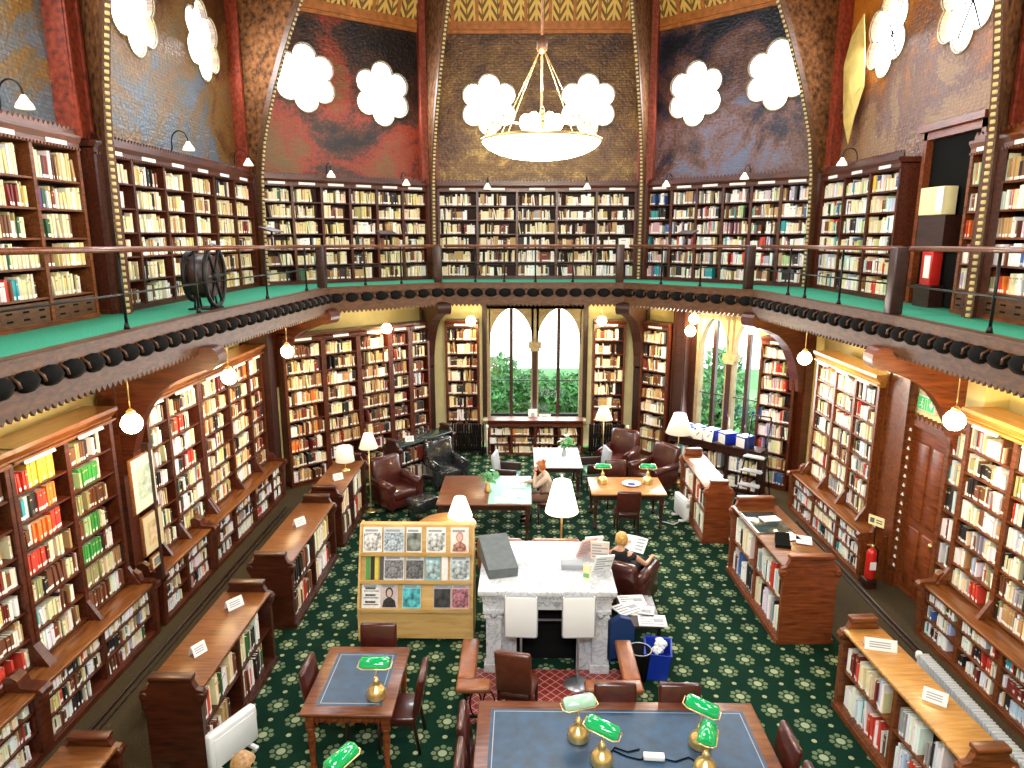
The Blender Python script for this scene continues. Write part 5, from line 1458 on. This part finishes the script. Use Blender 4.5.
# electric heaters and radiators
def heater(label, x, y, rz, L=.62, h=.52):
    t = thing('electric_heater', label, 'heater', (x, y, 0), rz, 'portable electric heaters')
    m = MB(); m.cbox(-L/2, L/2, -.05, .05, .06, h, .025); pn_ = m.build('panel', M_['white'], t)
    m = MB(); m.cbox(-L/2+.05, L/2-.05, -.055, -.045, .12, h-.07, .01); m.build('front_grille', M_['white'], pn_)
    for s in (-1, 1):
        m = MB(); m.box(s*(L/2-.1)-.02, s*(L/2-.1)+.02, -.13, .13, 0.012, .05); m.ball((s*(L/2-.1), -.12, .04), .025); m.build('foot', M_['white'], t)
    m = MB(); m.box(L/2-.03, L/2+.012, -.03, .03, h-.16, h-.08); m.build('thermostat', M_['ltgrey'], pn_)
    return t
heater('pale electric heater beside the nearest left low bookcase', -3.50, 6.60, radians(62), .62, .50)
heater('white electric heater on the carpet right of the tan table', 2.98, 13.4, radians(-78), .55, .50)
m = MB(); m.tube([(2.92, 13.2, .03), (2.75, 13.05, .02), (2.55, 13.2, .02), (2.5, 13.45, .02)], .010, seg=6); tag(m.build('cable', M_['white']), 'white flex trailing from the heater by the tan table', 'cable')
def ribbed(label, x, y, L, h, mat, rz, z=.1, n=22, cap=None):
    t = thing('ribbed_radiator', label, 'radiator', (x, y, 0), rz, 'ribbed radiators')
    for k in range(n):
        px = -L/2+L*(k+.5)/n
        m = MB(); m.cbox(px-L/n*.36, px+L/n*.36, -.07, .07, z, h, .015); m.build('rib', M_[mat], t)
    m = MB(); m.tube([(-L/2-.05, 0, z+.05), (L/2+.05, 0, z+.05)], .02, seg=8); m.box(-L/2+.03, -L/2+.07, -.05, .05, 0, z+.06); m.box(L/2-.07, L/2-.03, -.05, .05, 0, z+.06); m.build('pipe', M_[mat], t)
    m = MB(); m.lathe([(.035, 0), (.04, .03), (.04, .07), (.03, .09)], (L/2+.07, 0, h-.12), 0, 12); m.tube([(L/2+.07, 0, 0), (L/2+.07, 0, h-.1)], .014, seg=6); m.build('valve', M_['white'], t)
    return t
ribbed('long white ribbed radiator behind the honey-topped low bookcase', 4.66, 6.75, 1.95, .66, 'radiator', radians(90), .12, 40)
ribbed('long dark ribbed radiator in the left aisle behind the heater low case', -4.86, 8.35, 2.1, .24, 'dark', radians(90), .06, 34)
ribbed('dark ribbed radiator left of the garden window', -1.78, 17.55, .95, .86, 'black', 0, .1, 14)
ribbed('dark ribbed radiator right of the garden window', 1.92, 17.55, .95, .86, 'black', 0, .1, 14)
for y0, y1, x, lb in ((5.0, 13.8, -5.36, 'dark pipe trim along the foot of the left wall bookcases'), (5.4, 13.2, 5.28, 'dark pipe trim along the foot of the right wall bookcases')):
    m = MB(); m.tube([(x, y0, .035), (x, y1, .035)], .02, seg=6); m.tube([(x*.985, y0, .02), (x*.985, y1, .02)], .012, seg=6); tag(m.build('heating_pipe', M_['dark']), lb, 'pipe')

# signs and papers on the low bookcases
def tent_sign(label, x, y, z, rz, w=.2, h=.13):
    t = thing('tent_sign', label, 'sign', (x, y, z), rz, 'white tent signs on the low bookcases')
    m = MB()
    for s in (-1, 1):
        m.box(-w/2, w/2, -.002, .002, 0, h, 0, Matrix.Translation((0, s*.05, 0)) @ Matrix.Rotation(s*.36, 4, 'X'))
    m.build('folded_card', M_['paper'], t)
    m = MB()
    for q in range(3): m.box(-w*.35, w*.3, -.004, -.002, h*(.25+.2*q), h*(.25+.2*q)+.012, 0, Matrix.Translation((0, -.05, 0)) @ Matrix.Rotation(-.36, 4, 'X'))
    m.build('print', M_['ltgrey'], t)
for x, y, z, r, w, lb in ((-3.98, 7.98, 1.06, 55, .22, 'farther white tent sign on the heater low case'), (-3.98, 6.98, 1.06, 62, .17, 'nearer white tent sign on the heater low case'), (-3.96, 10.55, 1.06, 55, .20, 'white tent sign on the middle left low case'),
        (-3.90, 12.72, 1.06, 40, .2, 'white tent sign in front of the cream drum lamp'), (-2.95, 15.5, 1.0, 20, .2, 'white tent sign on the slanting low case'), (3.80, 7.16, 1.08, -14, .34, 'long white tent sign at the far end of the honey-topped case'), (3.90, 6.25, 1.08, -38, .22, 'white tent sign in the middle of the honey-topped case')):
    tent_sign(lb, x, y, z, radians(r), w)
t = thing('blotter', 'dark glass-topped blotter on the low case with papers', 'blotter', (3.62, 10.42, 1.201), radians(2)); m = MB(); m.cbox(-.28, .28, -.42, .42, 0, .012, .004); m.build('pad', M_['blackglass'], t); m = MB(); m.box(-.30, -.27, -.43, .43, 0, .02); m.build('edge_strip', M_['steel'], t)
for x, y, r, w, d, lb in ((3.72, 10.55, 10, .3, .2, 'white paper on the dark blotter'), (3.95, 9.75, -20, .22, .30, 'white booklet leaning at the near end of the case with papers'), (3.42, 13.4, 4, .34, 1.1, 'long white sheets covering the farthest low case'), (3.80, 9.88, 14, .2, .26, 'white leaflet beside the booklet')):
    t = thing('paper', lb, 'paper', (x, y, (1.213 if y < 11 else 1.101)), radians(r), 'papers on the right low cases'); m = MB(); m.box(-w/2, w/2, -d/2, d/2, 0, .012); m.build('pages', M_['paper'], t)
    m = MB(); m.box(-w*.35, w*.2, -d*.3, -d*.2, .012, .013); m.box(-w*.35, w*.35, -d*.1, 0, .012, .013); m.build('print', M_['ltgrey'], t)
t = thing('slanted_stand', 'black sloping book stand at the near end of the low case with papers', 'book stand', (3.58, 9.62, 1.201), radians(-15)); m = MB(); m.prism([(-.12, 0), (.14, 0), (.14, .14), (-.12, .03)], -.10, .10, 'x'); m.build('slope', M_['black'], t); m = MB(); m.box(-.11, .11, -.13, -.11, 0, .05); m.build('lip', M_['black'], t)

# left wall: framed prints by the curved brace
for y0, y1, z0, z1, lb, c2 in ((8.60, 9.18, 2.02, 2.80, 'tall framed print with a pale mount hanging on the left bookcase end', (.40, .50, .36)), (8.72, 9.24, 1.36, 1.94, 'smaller tan framed print below the tall one', (.52, .36, .16)), (8.84, 9.10, 1.10, 1.30, 'tiny framed label below the two prints', (.1, .1, .1))):
    t = thing('framed_print', lb, 'picture', (-5.50, y0, z0), radians(90), 'framed prints on the left')
    w, h = y1-y0, z1-z0
    m = MB(); m.cbox(0, w, -.02, .02, 0, h, .008); m.build('frame', M_['ledge'], t)
    m = MB(); m.box(.02, w-.02, -.023, -.02, .02, h-.02); m.build('mount', plain('print_mount', (.66, .68, .52) if h > .6 else (.56, .47, .27), .7), t)
    m = MB(); b = .22
    for q, e in ((0, .0045), (1, .0055)): m.box(w*(b+.1*q), w*(1-b-.1*q), -.023-e*.3, -.022, h*(b+.08*q), h*(1-b-.08*q), q)
    m.build('printed_picture', [plain('print_ink', c2, .7, noise=.3), plain('print_paper', tuple(x*.8+.12 for x in c2), .7, noise=.4)], t)
m = MB(); m.box(-5.56, -5.47, 9.05, 9.12, .86, 2.9); o = m.build('print_board', M_['dark']); tag(o, 'dark upright board carrying the framed prints', 'board')

# right: exit sign, extinguisher, notice
t = thing('exit_sign', 'green exit sign with running figure above the panelled door', 'sign', (5.93, 10.64, 3.05), radians(-90))
m = MB(); m.cbox(0, .46, -.02, .02, 0, .24, .006); m.build('backing', M_['white'], t)
gm = plain('sign_green', (.03, .42, .10), .5, emit=(.03, .5, .1), es=.25)
m = MB(); m.box(.02, .44, -.024, -.02, .02, .22); m.build('green_panel', gm, t)
m = MB()
Mx = Matrix.Translation((0, -.026, 0))
m.ball((.13, -.026, .175), (.017, .004, .017), 0, 8, 6)
for p, q in (((.13, .155), (.115, .105)), ((.115, .105), (.145, .07)), ((.145, .07), (.14, .035)), ((.115, .105), (.09, .07)), ((.09, .07), (.055, .07)), ((.125, .145), (.16, .125)), ((.125, .145), (.09, .125))): m.tube([(p[0], -.026, p[1]), (q[0], -.026, q[1])], .008, seg=5)
for a, b, c, d in ((.20, .205, .035, .20), (.26, .265, .035, .20), (.20, .265, .195, .20)): m.box(a, b, -.027, -.024, c, d)
m.prism([(.31, .14), (.35, .14), (.35, .19), (.38, .19), (.38, .14), (.42, .14), (.365, .06)], -.027, -.024, 'y'); m.build('figure_and_arrow', M_['paper'], t)
t = thing('fire_extinguisher', 'red fire extinguisher against the end of the right wall bookcase', 'fire extinguisher', (5.45, 10.60, .16), 0)
m = MB(); m.lathe([(.07, 0), (.08, .02), (.08, .44), (.06, .50), (.025, .53)], (0, 0, 0), 0, 18); m.build('cylinder', M_['red'], t)
m = MB(); m.lathe([(.025, .53), (.03, .56), (.02, .60)], (0, 0, 0), 0, 12); m.box(-.09, .03, -.012, .012, .58, .60); m.build('valve', M_['brass'], t)
m = MB(); m.tube([(.02, 0, .57), (.10, 0, .50), (.10, 0, .25)], .012, seg=6); m.build('hose', M_['black'], t)
m = MB(); m.cbox(-.09, .09, -.09, .09, -.15, .0, .01); m.build('bracket', M_['dark'], t)
m = MB(); m.box(-.05, .05, -.084, -.0795, .18, .32); m.build('label_patch', M_['paper'], t)
t = thing('notice', 'small cream notice above the fire extinguisher', 'notice', (5.42, 10.52, 1.12), radians(-58)); m = MB(); m.box(-.13, .13, -.006, .006, 0, .16); m.build('card', M_['cream'], t); m = MB(); m.box(-.10, -.03, -.008, -.006, .04, .12); m.box(.0, .10, -.008, -.006, .05, .07); m.box(.0, .10, -.008, -.006, .09, .11); m.build('print', M_['grey'], t); m = MB(); m.tube([(0, .01, -.32), (0, .01, .05)], .008, seg=6); m.build('stem', M_['iron'], t)

# sunlit corner: low counter, blue file boxes, stepladder
cta, ctb = (3.25, 16.2), (4.95, 14.65)
bookcase('low_counter', 'low counter under the angled garden window carrying blue file boxes', cta, ctb, 0, [.08, .45], .84, ncols=3, pal='right', ref='low counter', crest=False, plates=False, depth=.40, mat='dark', cornice_out=.03)
t0_ = None
rzc = rzof(cta, ctb)
for i, (s, r, lb) in enumerate(((.30, 6, 'blue file box with white end, first on the counter by the big lamp'), (.64, -4, 'blue file box with white end, second on the counter'), (1.02, 10, 'blue file box third along the counter'), (1.42, -6, 'blue file box by the stepladder'), (1.85, 4, 'blue file box at the far right of the counter'))):
    p = seg(cta, ctb, s, s)[0]; n = (-sin(rzc)*.18, cos(rzc)*.18)
    if t0_ is None:
        t0_ = thing('file_box', lb, 'box', (p[0]+n[0], p[1]+n[1], 1.03), rzc+radians(r-20), 'blue file boxes on the counter')
        m = MB(); m.cbox(-.13, .13, -.15, .17, 0, .24, .008); bx_ = m.build('box_body', M_['blue'], t0_)
        m = MB(); m.box(-.12, .12, -.155, -.149, .01, .23); m.build('white_end', M_['paper'], bx_)
        m = MB(); m.cbox(-.14, .14, -.155, .18, .22, .26, .006); m.build('lid', M_['blue'], t0_)
    else: dup(t0_, (p[0]+n[0], p[1]+n[1], 1.03), rzc+radians(r-20), lb)
for s, r, lb in ((.78, 8, 'white booklet leaning against the blue file boxes, first'), (1.05, -6, 'white card with a dark slanting mark leaning on the file boxes')):
    p = seg(cta, ctb, s, s)[0]; t = thing('leaning_card', lb, 'card', (p[0]-.02, p[1]-.02, 1.03), rzc+radians(r), 'white cards before the file boxes')
    m = MB(); Mx = Matrix.Rotation(-.2, 4, 'X'); m.box(-.11, .11, -.004, .004, 0, .28, 0, Mx); m.build('card', M_['paper'], t); m = MB(); m.tube([tuple(Mx @ Vector((-.03, -.006, .1))), tuple(Mx @ Vector((.03, -.006, .17)))], .008, seg=5); m.build('mark', M_['black'], t)
t = thing('stepladder', 'black stepladder with pale treads leaning up before the sunlit window', 'stepladder', (4.62, 14.05, 0), radians(-35))
for s in (-1, 1):
    m = MB(); m.tube([(s*.24, -.45, 0), (s*.20, .12, 1.30), (s*.20, .30, 1.95)], .016, seg=8); m.build('front_rail', M_['iron'], t)
    m = MB(); m.tube([(s*.24, .55, 0), (s*.20, .18, 1.30)], .014, seg=8); m.build('rear_leg', M_['iron'], t)
for k in range(4):
    f = .2+.27*k; m = MB(); y = -.45+.57*f/1.3*1.0; m.cbox(-.22, .22, y-.08, y+.12, .28*(k+1)-.015, .28*(k+1)+.015, .006); m.build('tread', M_['ltgrey'], t)
m = MB(); m.tube([(-.2, .30, 1.95), (.2, .30, 1.95)], .014, seg=8); m.build('top_bar', M_['iron'], t)
# sill cards of the big window
for x, r, w, h, lb in ((-.02, 8, .24, .32, 'framed white card standing on the window sill'), (.30, -6, .32, .18, 'low white card standing beside the framed one')):
    t = thing('sill_card', lb, 'card', (x, 18.02, .82), radians(r), 'cards on the window sill'); m = MB(); Mx = Matrix.Rotation(-.15, 4, 'X'); m.box(-w/2, w/2, -.006, .006, 0, h, 0, Mx); m.build('card', M_['paper'], t)
    m = MB(); m.box(-w*.2, w*.2, -.009, -.006, h*.3, h*.7, 0, Mx); m.build('printed_picture', M_['ltgrey'], t)
# ------------------------------------------------------------------ people
def rot_pts(ch, M): return [tuple(M @ Vector(p[:3]))+(p[3],) for p in ch]
def fingers(w, d, side, nrm, curl=.4):
    """five separate finger chains rooted in a palm at wrist w, pointing along d; side = thumb side"""
    w, d, side, nrm = map(Vector, (w, d, side, nrm)); d.normalize(); side.normalize(); nrm.normalize()
    out = []
    for k, (o, l) in enumerate(((.026, .070), (.009, .080), (-.009, .074), (-.026, .058))):
        b = w + d*.075 + side*o
        out.append([tuple(w + d*.045 + side*o*.8)+(.0105,), tuple(b)+(.0095,), tuple(b + d*l*.5 - nrm*l*.5*curl*.5)+(.0085,), tuple(b + d*l*(1-.3*curl) - nrm*l*curl)+(.007,)])
    b = w + d*.025 + side*.024
    out.append([tuple(w + d*.015 + side*.012)+(.012,), tuple(b + side*.012)+(.0105,), tuple(b + d*.035 + side*.03 - nrm*.01)+(.0085,)])
    return out

def person(label, loc, rz, J, hair, top, bottom, bun=True, cat='person'):
    t = thing('person', label, cat, loc, rz)
    hip, waist, chest, neck, head = [Vector(J[k]) for k in ('hip', 'waist', 'chest', 'neck', 'head')]
    fw = Vector(J.get('face', (0, -1, -.1))).normalized(); up = (head-neck).normalized()
    ch = [[(*hip, .12), (*waist, .105), (*chest, .115), (*neck, .048), (*(head-up*.035+fw*.01), .062), (*(head+up*.025), .082), (*(head+up*.085), .06)]]
    for s in ('L', 'R'):
        sh, el, wr = [Vector(J[k+s]) for k in ('sh', 'el', 'wr')]
        ch.append([(*chest, .115), (*sh, .056), (*el, .040), (*wr, .026), (*(wr+(wr-el).normalized()*.05), .030)])
        kn, an, to = [Vector(J[k+s]) for k in ('kn', 'an', 'to')]
        hp = hip + Vector((.09 if s == 'L' else -.09, -.02, -.01))
        ch.append([(*hip, .12), (*hp, .085), (*kn, .06), (*an, .04), (*to, .03)])
        ch += fingers(wr+(wr-el).normalized()*.02, wr-el, J.get('thumb'+s, (0, -.3, 1)), J.get('nrm'+s, (0, 0, 1)))
    # nose, chin and ears grow on the head
    side = up.cross(fw).normalized()
    ch.append([(*(head+fw*.055-up*.005), .016), (*(head+fw*.095-up*.018), .011)])
    ch.append([(*(head+fw*.045-up*.07), .03), (*(head+fw*.07-up*.082), .018)])
    for s in (-1, 1): ch.append([(*(head+side*s*.065), .018), (*(head+side*s*.085+up*.01), .012)])
    body = skin_obj('body', ch, M_['skin'], t)
    m = MB()
    for s in (-1, 1): m.ball(tuple(head+fw*.078+side*s*.03+up*.018), .011, 0, 8, 6)
    m.build('eyes', M_['black'], t)
    m = MB(); m.ball(tuple(head+fw*.082-up*.048), (.018, .018, .006), 0, 8, 5); m.build('mouth', M_['red'], t)
    # hair cap: outer shell over the back and top
    m = MB(); n = 0
    bm = bmesh.new(); bmesh.ops.create_icosphere(bm, subdivisions=3, radius=1.0)
    for v in list(bm.verts):
        d = v.co.copy()
        if d.dot(fw) > .35 and d.dot(up) < .45: bm.verts.remove(v)
    rr = random.Random(5)
    for v in bm.verts:
        d = v.co.normalized()
        v.co = head + up*.03 + side*d.dot(side)*.098 + fw*d.dot(fw)*.105 + up*d.dot(up)*(.108 if d.dot(up) > 0 else .125) + d*rr.uniform(-.004, .006)
    m.addbm(bm, 0, None, True); bm.free()
    if bun:
        c = head + up*.085 - fw*.085
        m.ball(tuple(c), (.052, .052, .048), 0, 12, 8); m.tube([tuple(c+side*.05*cos(a)+up*.05*sin(a)) for a in [2*pi*k/14 for k in range(14)]], .016, seg=6, closed=True)
    m.build('hair', M_[hair], t)
    tp = [[(*(hip+Vector((0, 0, .03))), .145), (*waist, .128), (*chest, .138), (*(neck-up*.03), .066)]]
    for s in ('L', 'R'):
        sh, el, wr = [Vector(J[k+s]) for k in ('sh', 'el', 'wr')]
        if J.get('short'): tp.append([(*chest, .138), (*sh, .072), (*(sh+(el-sh)*.4), .06)])
        else: tp.append([(*chest, .138), (*sh, .072), (*el, .053), (*(wr+(el-wr)*.08), .040)])
    skin_obj('jumper', tp, M_[top], t)
    bt = []
    for s in ('L', 'R'):
        kn, an, to = [Vector(J[k+s]) for k in ('kn', 'an', 'to')]
        hp = hip + Vector((.09 if s == 'L' else -.09, -.02, -.01))
        bt.append([(*hip, .15), (*hp, .105), (*kn, .078), (*(an+Vector((0, 0, .04))), .06)])
        m = MB(); m.tube([tuple(an+Vector((0, .05, -.05))), tuple(an+Vector((0, -.02, -.03))), tuple(to)], [.045, .048, .035], seg=10); m.build('shoe', M_['black'], t)
    skin_obj('trousers', bt, M_[bottom], t)
    return t
SEAT = dict(hip=(0, .04, .54), waist=(0, .03, .72), chest=(0, -.03, .93), neck=(0, -.08, 1.06), head=(0, -.12, 1.17),
            shL=(.17, -.02, .98), elL=(.22, -.26, .80), wrL=(.07, -.24, 1.04), shR=(-.17, -.02, .98), elR=(-.22, -.22, .78), wrR=(-.08, -.42, .815),
            knL=(.11, -.40, .53), anL=(.11, -.38, .11), toL=(.11, -.55, .045), knR=(-.11, -.40, .53), anR=(-.11, -.36, .11), toR=(-.11, -.53, .045), face=(0, -1, -.35), thumbR=(1, 0, .2), thumbL=(0, -1, .3), nrmL=(-1, 0, 0))
person('woman with red hair in a bun reading at the brown table, hand to her face', (.20, 13.22, 0), radians(-90), SEAT, 'redhair', 'cardi', 'trousers')
pc = dup(c0, (.22, 13.22, 0), radians(-90), 'leather chair under the woman reading at the brown table')
LOUNGE = dict(hip=(0, -.08, .56), waist=(.02, .02, .70), chest=(.03, .09, .86), neck=(.03, .10, .99), head=(.03, .07, 1.09),
              shL=(.19, .09, .90), elL=(.27, -.16, .72), wrL=(.16, -.42, .80), shR=(-.15, .09, .90), elR=(-.32, -.10, .70), wrR=(-.31, -.36, .70),
              knL=(.11, -.52, .60), anL=(.11, -.62, .14), toL=(.11, -.80, .045), knR=(-.10, -.50, .58), anR=(-.12, -.62, .14), toR=(-.12, -.80, .045), face=(0, -1, -.4), thumbR=(1, 0, 0), thumbL=(-1, 0, .3), short=1)
person('fair-haired person with bare arms reading a white paper in the dark red armchair', (1.30, 10.02, 0), radians(150), LOUNGE, 'blond', 'blackcloth', 'blackcloth', bun=False)
Ml = Matrix.Translation((1.30, 10.02, 0)) @ Matrix.Rotation(radians(150), 4, 'Z')
t = thing('newspaper', 'white newspaper sheet held up by the fair-haired reader', 'newspaper', tuple(Ml @ Vector((.02, -.50, .80))), radians(150))
Mx = Matrix.Rotation(radians(-38), 4, 'X')
m = MB(); m.prism([(-.19, 0), (0, .015), (.19, 0), (.19, .006), (0, .022), (-.19, .006)], -.14, .14, 'y', 0, Mx); m.build('sheets', M_['paper'], t)
m = MB()
for q in range(4): m.box(-.16, -.03, -.11+.06*q, -.08+.06*q, .018, .020, 0, Mx)
m.build('print', M_['ltgrey'], t)
EDGEP = dict(SEAT); EDGEP.update(wrL=(.10, -.44, .815), elL=(.22, -.22, .78), nrmL=(0, 0, 1), thumbL=(-1, 0, .2))
person('person with light brown hair, only the crown of the head at the bottom edge', (-2.86, 5.16, 0), radians(90), EDGEP, 'brownhair', 'cardi', 'blackcloth', bun=False)
dup(c0, (-2.88, 5.16, 0), radians(90), 'leather chair under the person at the bottom edge')

# ------------------------------------------------------------------ garden beyond the windows
m = MB(); m.box(-9, 12, 18.6, 30, -.25, -.02); m.build('lawn', M_['lawn'], kind='structure')
def shrub(label, x, y, rx, ry, h, n, seed):
    rr = random.Random(seed)
    t = thing('garden_shrub', label, 'shrub', (x, y, -.02), 0, 'shrubs outside the windows')
    m = MB()
    for k in range(n):
        while True:
            p = Vector((rr.uniform(-1, 1), rr.uniform(-1, 1), rr.uniform(-1, 1)))
            if .35 < p.length < 1: break
        q = Vector((p.x*rx, p.y*ry, h*.5+p.z*h*.5))
        a = Vector((rr.uniform(-1, 1), rr.uniform(-1, 1), rr.uniform(-1, 1))).normalized(); b = a.orthogonal().normalized(); s = rr.uniform(.05, .10)
        k0 = m.pts([q-a*s*1.4, q+b*s*.6, q+a*s*1.4, q-b*s*.6]); m.face((k0, k0+1, k0+2, k0+3))
    m.build('foliage', M_['leaf'], t, kind='stuff')
    m = MB()
    for k in range(4): m.tube([(0, 0, 0), (rr.uniform(-.3, .3)*rx, rr.uniform(-.3, .3)*ry, h*.4), (rr.uniform(-.7, .7)*rx, rr.uniform(-.6, .6)*ry, h*.8)], [.04, .03, .012], seg=6)
    m.build('stems', M_['dark'], t)
for a in (('tall leafy shrub outside the leftmost light of the big window', -1.0, 20.6, .8, .6, 2.25, 1500, 1), ('rounded shrub outside the second light of the big window', .0, 20.9, .75, .6, 1.75, 1300, 2), ('rounded shrub outside the third light of the big window', .95, 20.6, .8, .6, 1.7, 1400, 3),
          ('tall leafy shrub outside the rightmost light of the big window', 2.0, 20.9, .8, .6, 2.1, 1400, 4), ('tall climbing shrub outside the left light of the angled window', 5.3, 19.2, .8, .7, 2.7, 1500, 5), ('leafy shrub outside the middle of the angled window', 6.4, 18.3, .8, .7, 1.5, 1300, 6), ('leafy shrub outside the right light of the angled window', 7.4, 17.0, .8, .7, 1.4, 1300, 7)):
    shrub(*a)

# daylight coming in at the windows
for loc, nrm in SUN_WINDOWS:
    if loc.y < 0: e = 110
    elif loc.y < 7: e = 55
    else: e = 42
    area_light('window_daylight', loc + nrm*.10, loc + nrm*3 + Vector((0, 0, -2.6)), 1.0, e, SKYC)
area_light('garden_daylight', (.05, 18.25, 2.5), (.05, 12, .8), 2.2, 120, SKYC, 2.6)
pq = seg(LRC, LRB, 2.5, 2.5)[0]
area_light('garden_daylight', (pq[0]+.1, pq[1]+.1, 2.4), (0, 11, .5), 1.6, 130, SKYC, 2.6)

# ------------------------------------------------------------------ books become objects
PAGE = (.80, .74, .58); LABW = (.88, .87, .83)
def book_faces(b):
    w, h, d = b['w'], b['h'], b['d']; c = b['c']
    v = []; f = []; col = []
    def q(p, cc):
        n = len(v); v.extend(p); f.append((n, n+1, n+2, n+3)); col.append(cc)
    zs = [0.0]; cs = []
    if b['lab'] and h > .12: zs += [.012, .05]; cs += [c, LABW]
    bd = b['band']
    light = sum(c) > 1.2
    if bd < .24:
        z0 = h*.74; zs += [z0, z0+h*.07]; cs += [c, tuple(x*.35 for x in c) if light else (.62, .48, .24)]
    zs.append(h); cs.append(c)
    for z0, z1, cc in zip(zs, zs[1:], cs): q([(0, 0, z0), (w, 0, z0), (w, 0, z1), (0, 0, z1)], cc)
    q([(0, 0, 0), (0, 0, h), (0, d, h), (0, d, 0)], c); q([(w, 0, 0), (w, d, 0), (w, d, h), (w, 0, h)], c)
    q([(0, d, 0), (0, d, h), (w, d, h), (w, d, 0)], PAGE)
    e = min(.003, w*.12); t = h-.004
    q([(0, 0, h), (w, 0, h), (w, .006, h), (0, .006, h)], c); q([(0, .006, h), (e, .006, h), (e, d, h), (0, d, h)], c); q([(w-e, .006, h), (w, .006, h), (w, d, h), (w-e, d, h)], c)
    q([(e, .006, t), (w-e, .006, t), (w-e, d, t), (e, d, t)], PAGE)
    q([(e, .006, t), (e, .006, h), (w-e, .006, h), (w-e, .006, t)], c)
    q([(0, 0, 0), (0, d, 0), (w, d, 0), (w, 0, 0)], c)
    return v, f, col
def book_mesh(name, v, f, col):
    me = bpy.data.meshes.new(name); me.from_pydata(v, [], f); me.materials.append(M_['book'])
    at = me.color_attributes.new('Col', 'FLOAT_COLOR', 'CORNER')
    flat = []
    for cc in col: flat.extend((*cc, 1.0)*4)
    at.data.foreach_set('color', flat); me.update()
    return me

bpy.context.view_layer.update()
Rc = cam.matrix_world.to_3x3(); right, upv, fwd = Rc @ Vector((1, 0, 0)), Rc @ Vector((0, 1, 0)), Rc @ Vector((0, 0, -1))
FOC = 690.0
def project(p):
    d = p - CAM; k = d.dot(fwd)
    if k < .1: return None
    return 512+FOC*d.dot(right)/k, 384-FOC*d.dot(upv)/k
dg = bpy.context.evaluated_depsgraph_get()
cand = []
for i, b in enumerate(BOOKS):
    P = [project(b['M'] @ Vector(p)) for p in ((0, 0, 0), (b['w'], 0, 0), (b['w'], 0, b['h']), (0, 0, b['h']))]
    if any(p is None for p in P): continue
    if not all(1 < x < 1023 and 1 < y < 767 for x, y in P): continue
    n = b['M'].to_3x3() @ Vector((0, -1, 0))
    if n.dot(CAM - b['M'].translation) <= 0: continue
    A = abs(sum(P[k][0]*P[(k+1) % 4][1]-P[(k+1) % 4][0]*P[k][1] for k in range(4)))/2
    cand.append((A, i))
cand.sort(reverse=True)
chosen = set()
seen_labels = set()
for A, i in cand:
    if len(chosen) >= 300: break
    b = BOOKS[i]; ok = True
    for f in (.3, .75):
        p = b['M'] @ Vector((b['w']/2, -.004, b['h']*f)); d = p - CAM
        hit, hl, _, _, ho, _ = S.ray_cast(dg, CAM, d.normalized(), distance=d.length-.02)
        if hit: ok = False; break
    if not ok: continue
    lb = '%s book, %s from left, %s, %s in %s' % (b['name'], ORD(b['n']), b['row'], b['bay'], b['ref'])
    if lb in seen_labels: continue
    seen_labels.add(lb); chosen.add(i)
    o = bpy.data.objects.new('book', book_mesh('book', *book_faces(b)))
    o.matrix_world = b['M']; COL.objects.link(o)
    tag(o, lb, 'book', 'books in the '+b['ref'])
V = []; F = []; CC = []
for i, b in enumerate(BOOKS):
    if i in chosen: continue
    v, f, c = book_faces(b); n = len(V)
    V.extend(tuple(b['M'] @ Vector(p)) for p in v); F.extend(tuple(n+k for k in q) for q in f); CC.extend(c)
o = bpy.data.objects.new('shelved_books', book_mesh('shelved_books', V, F, CC)); COL.objects.link(o)
tag(o, 'all the smaller and farther rows of books filling the shelves', 'books', None, 'stuff')
print('BOOKS', len(BOOKS), 'individual', len(chosen))
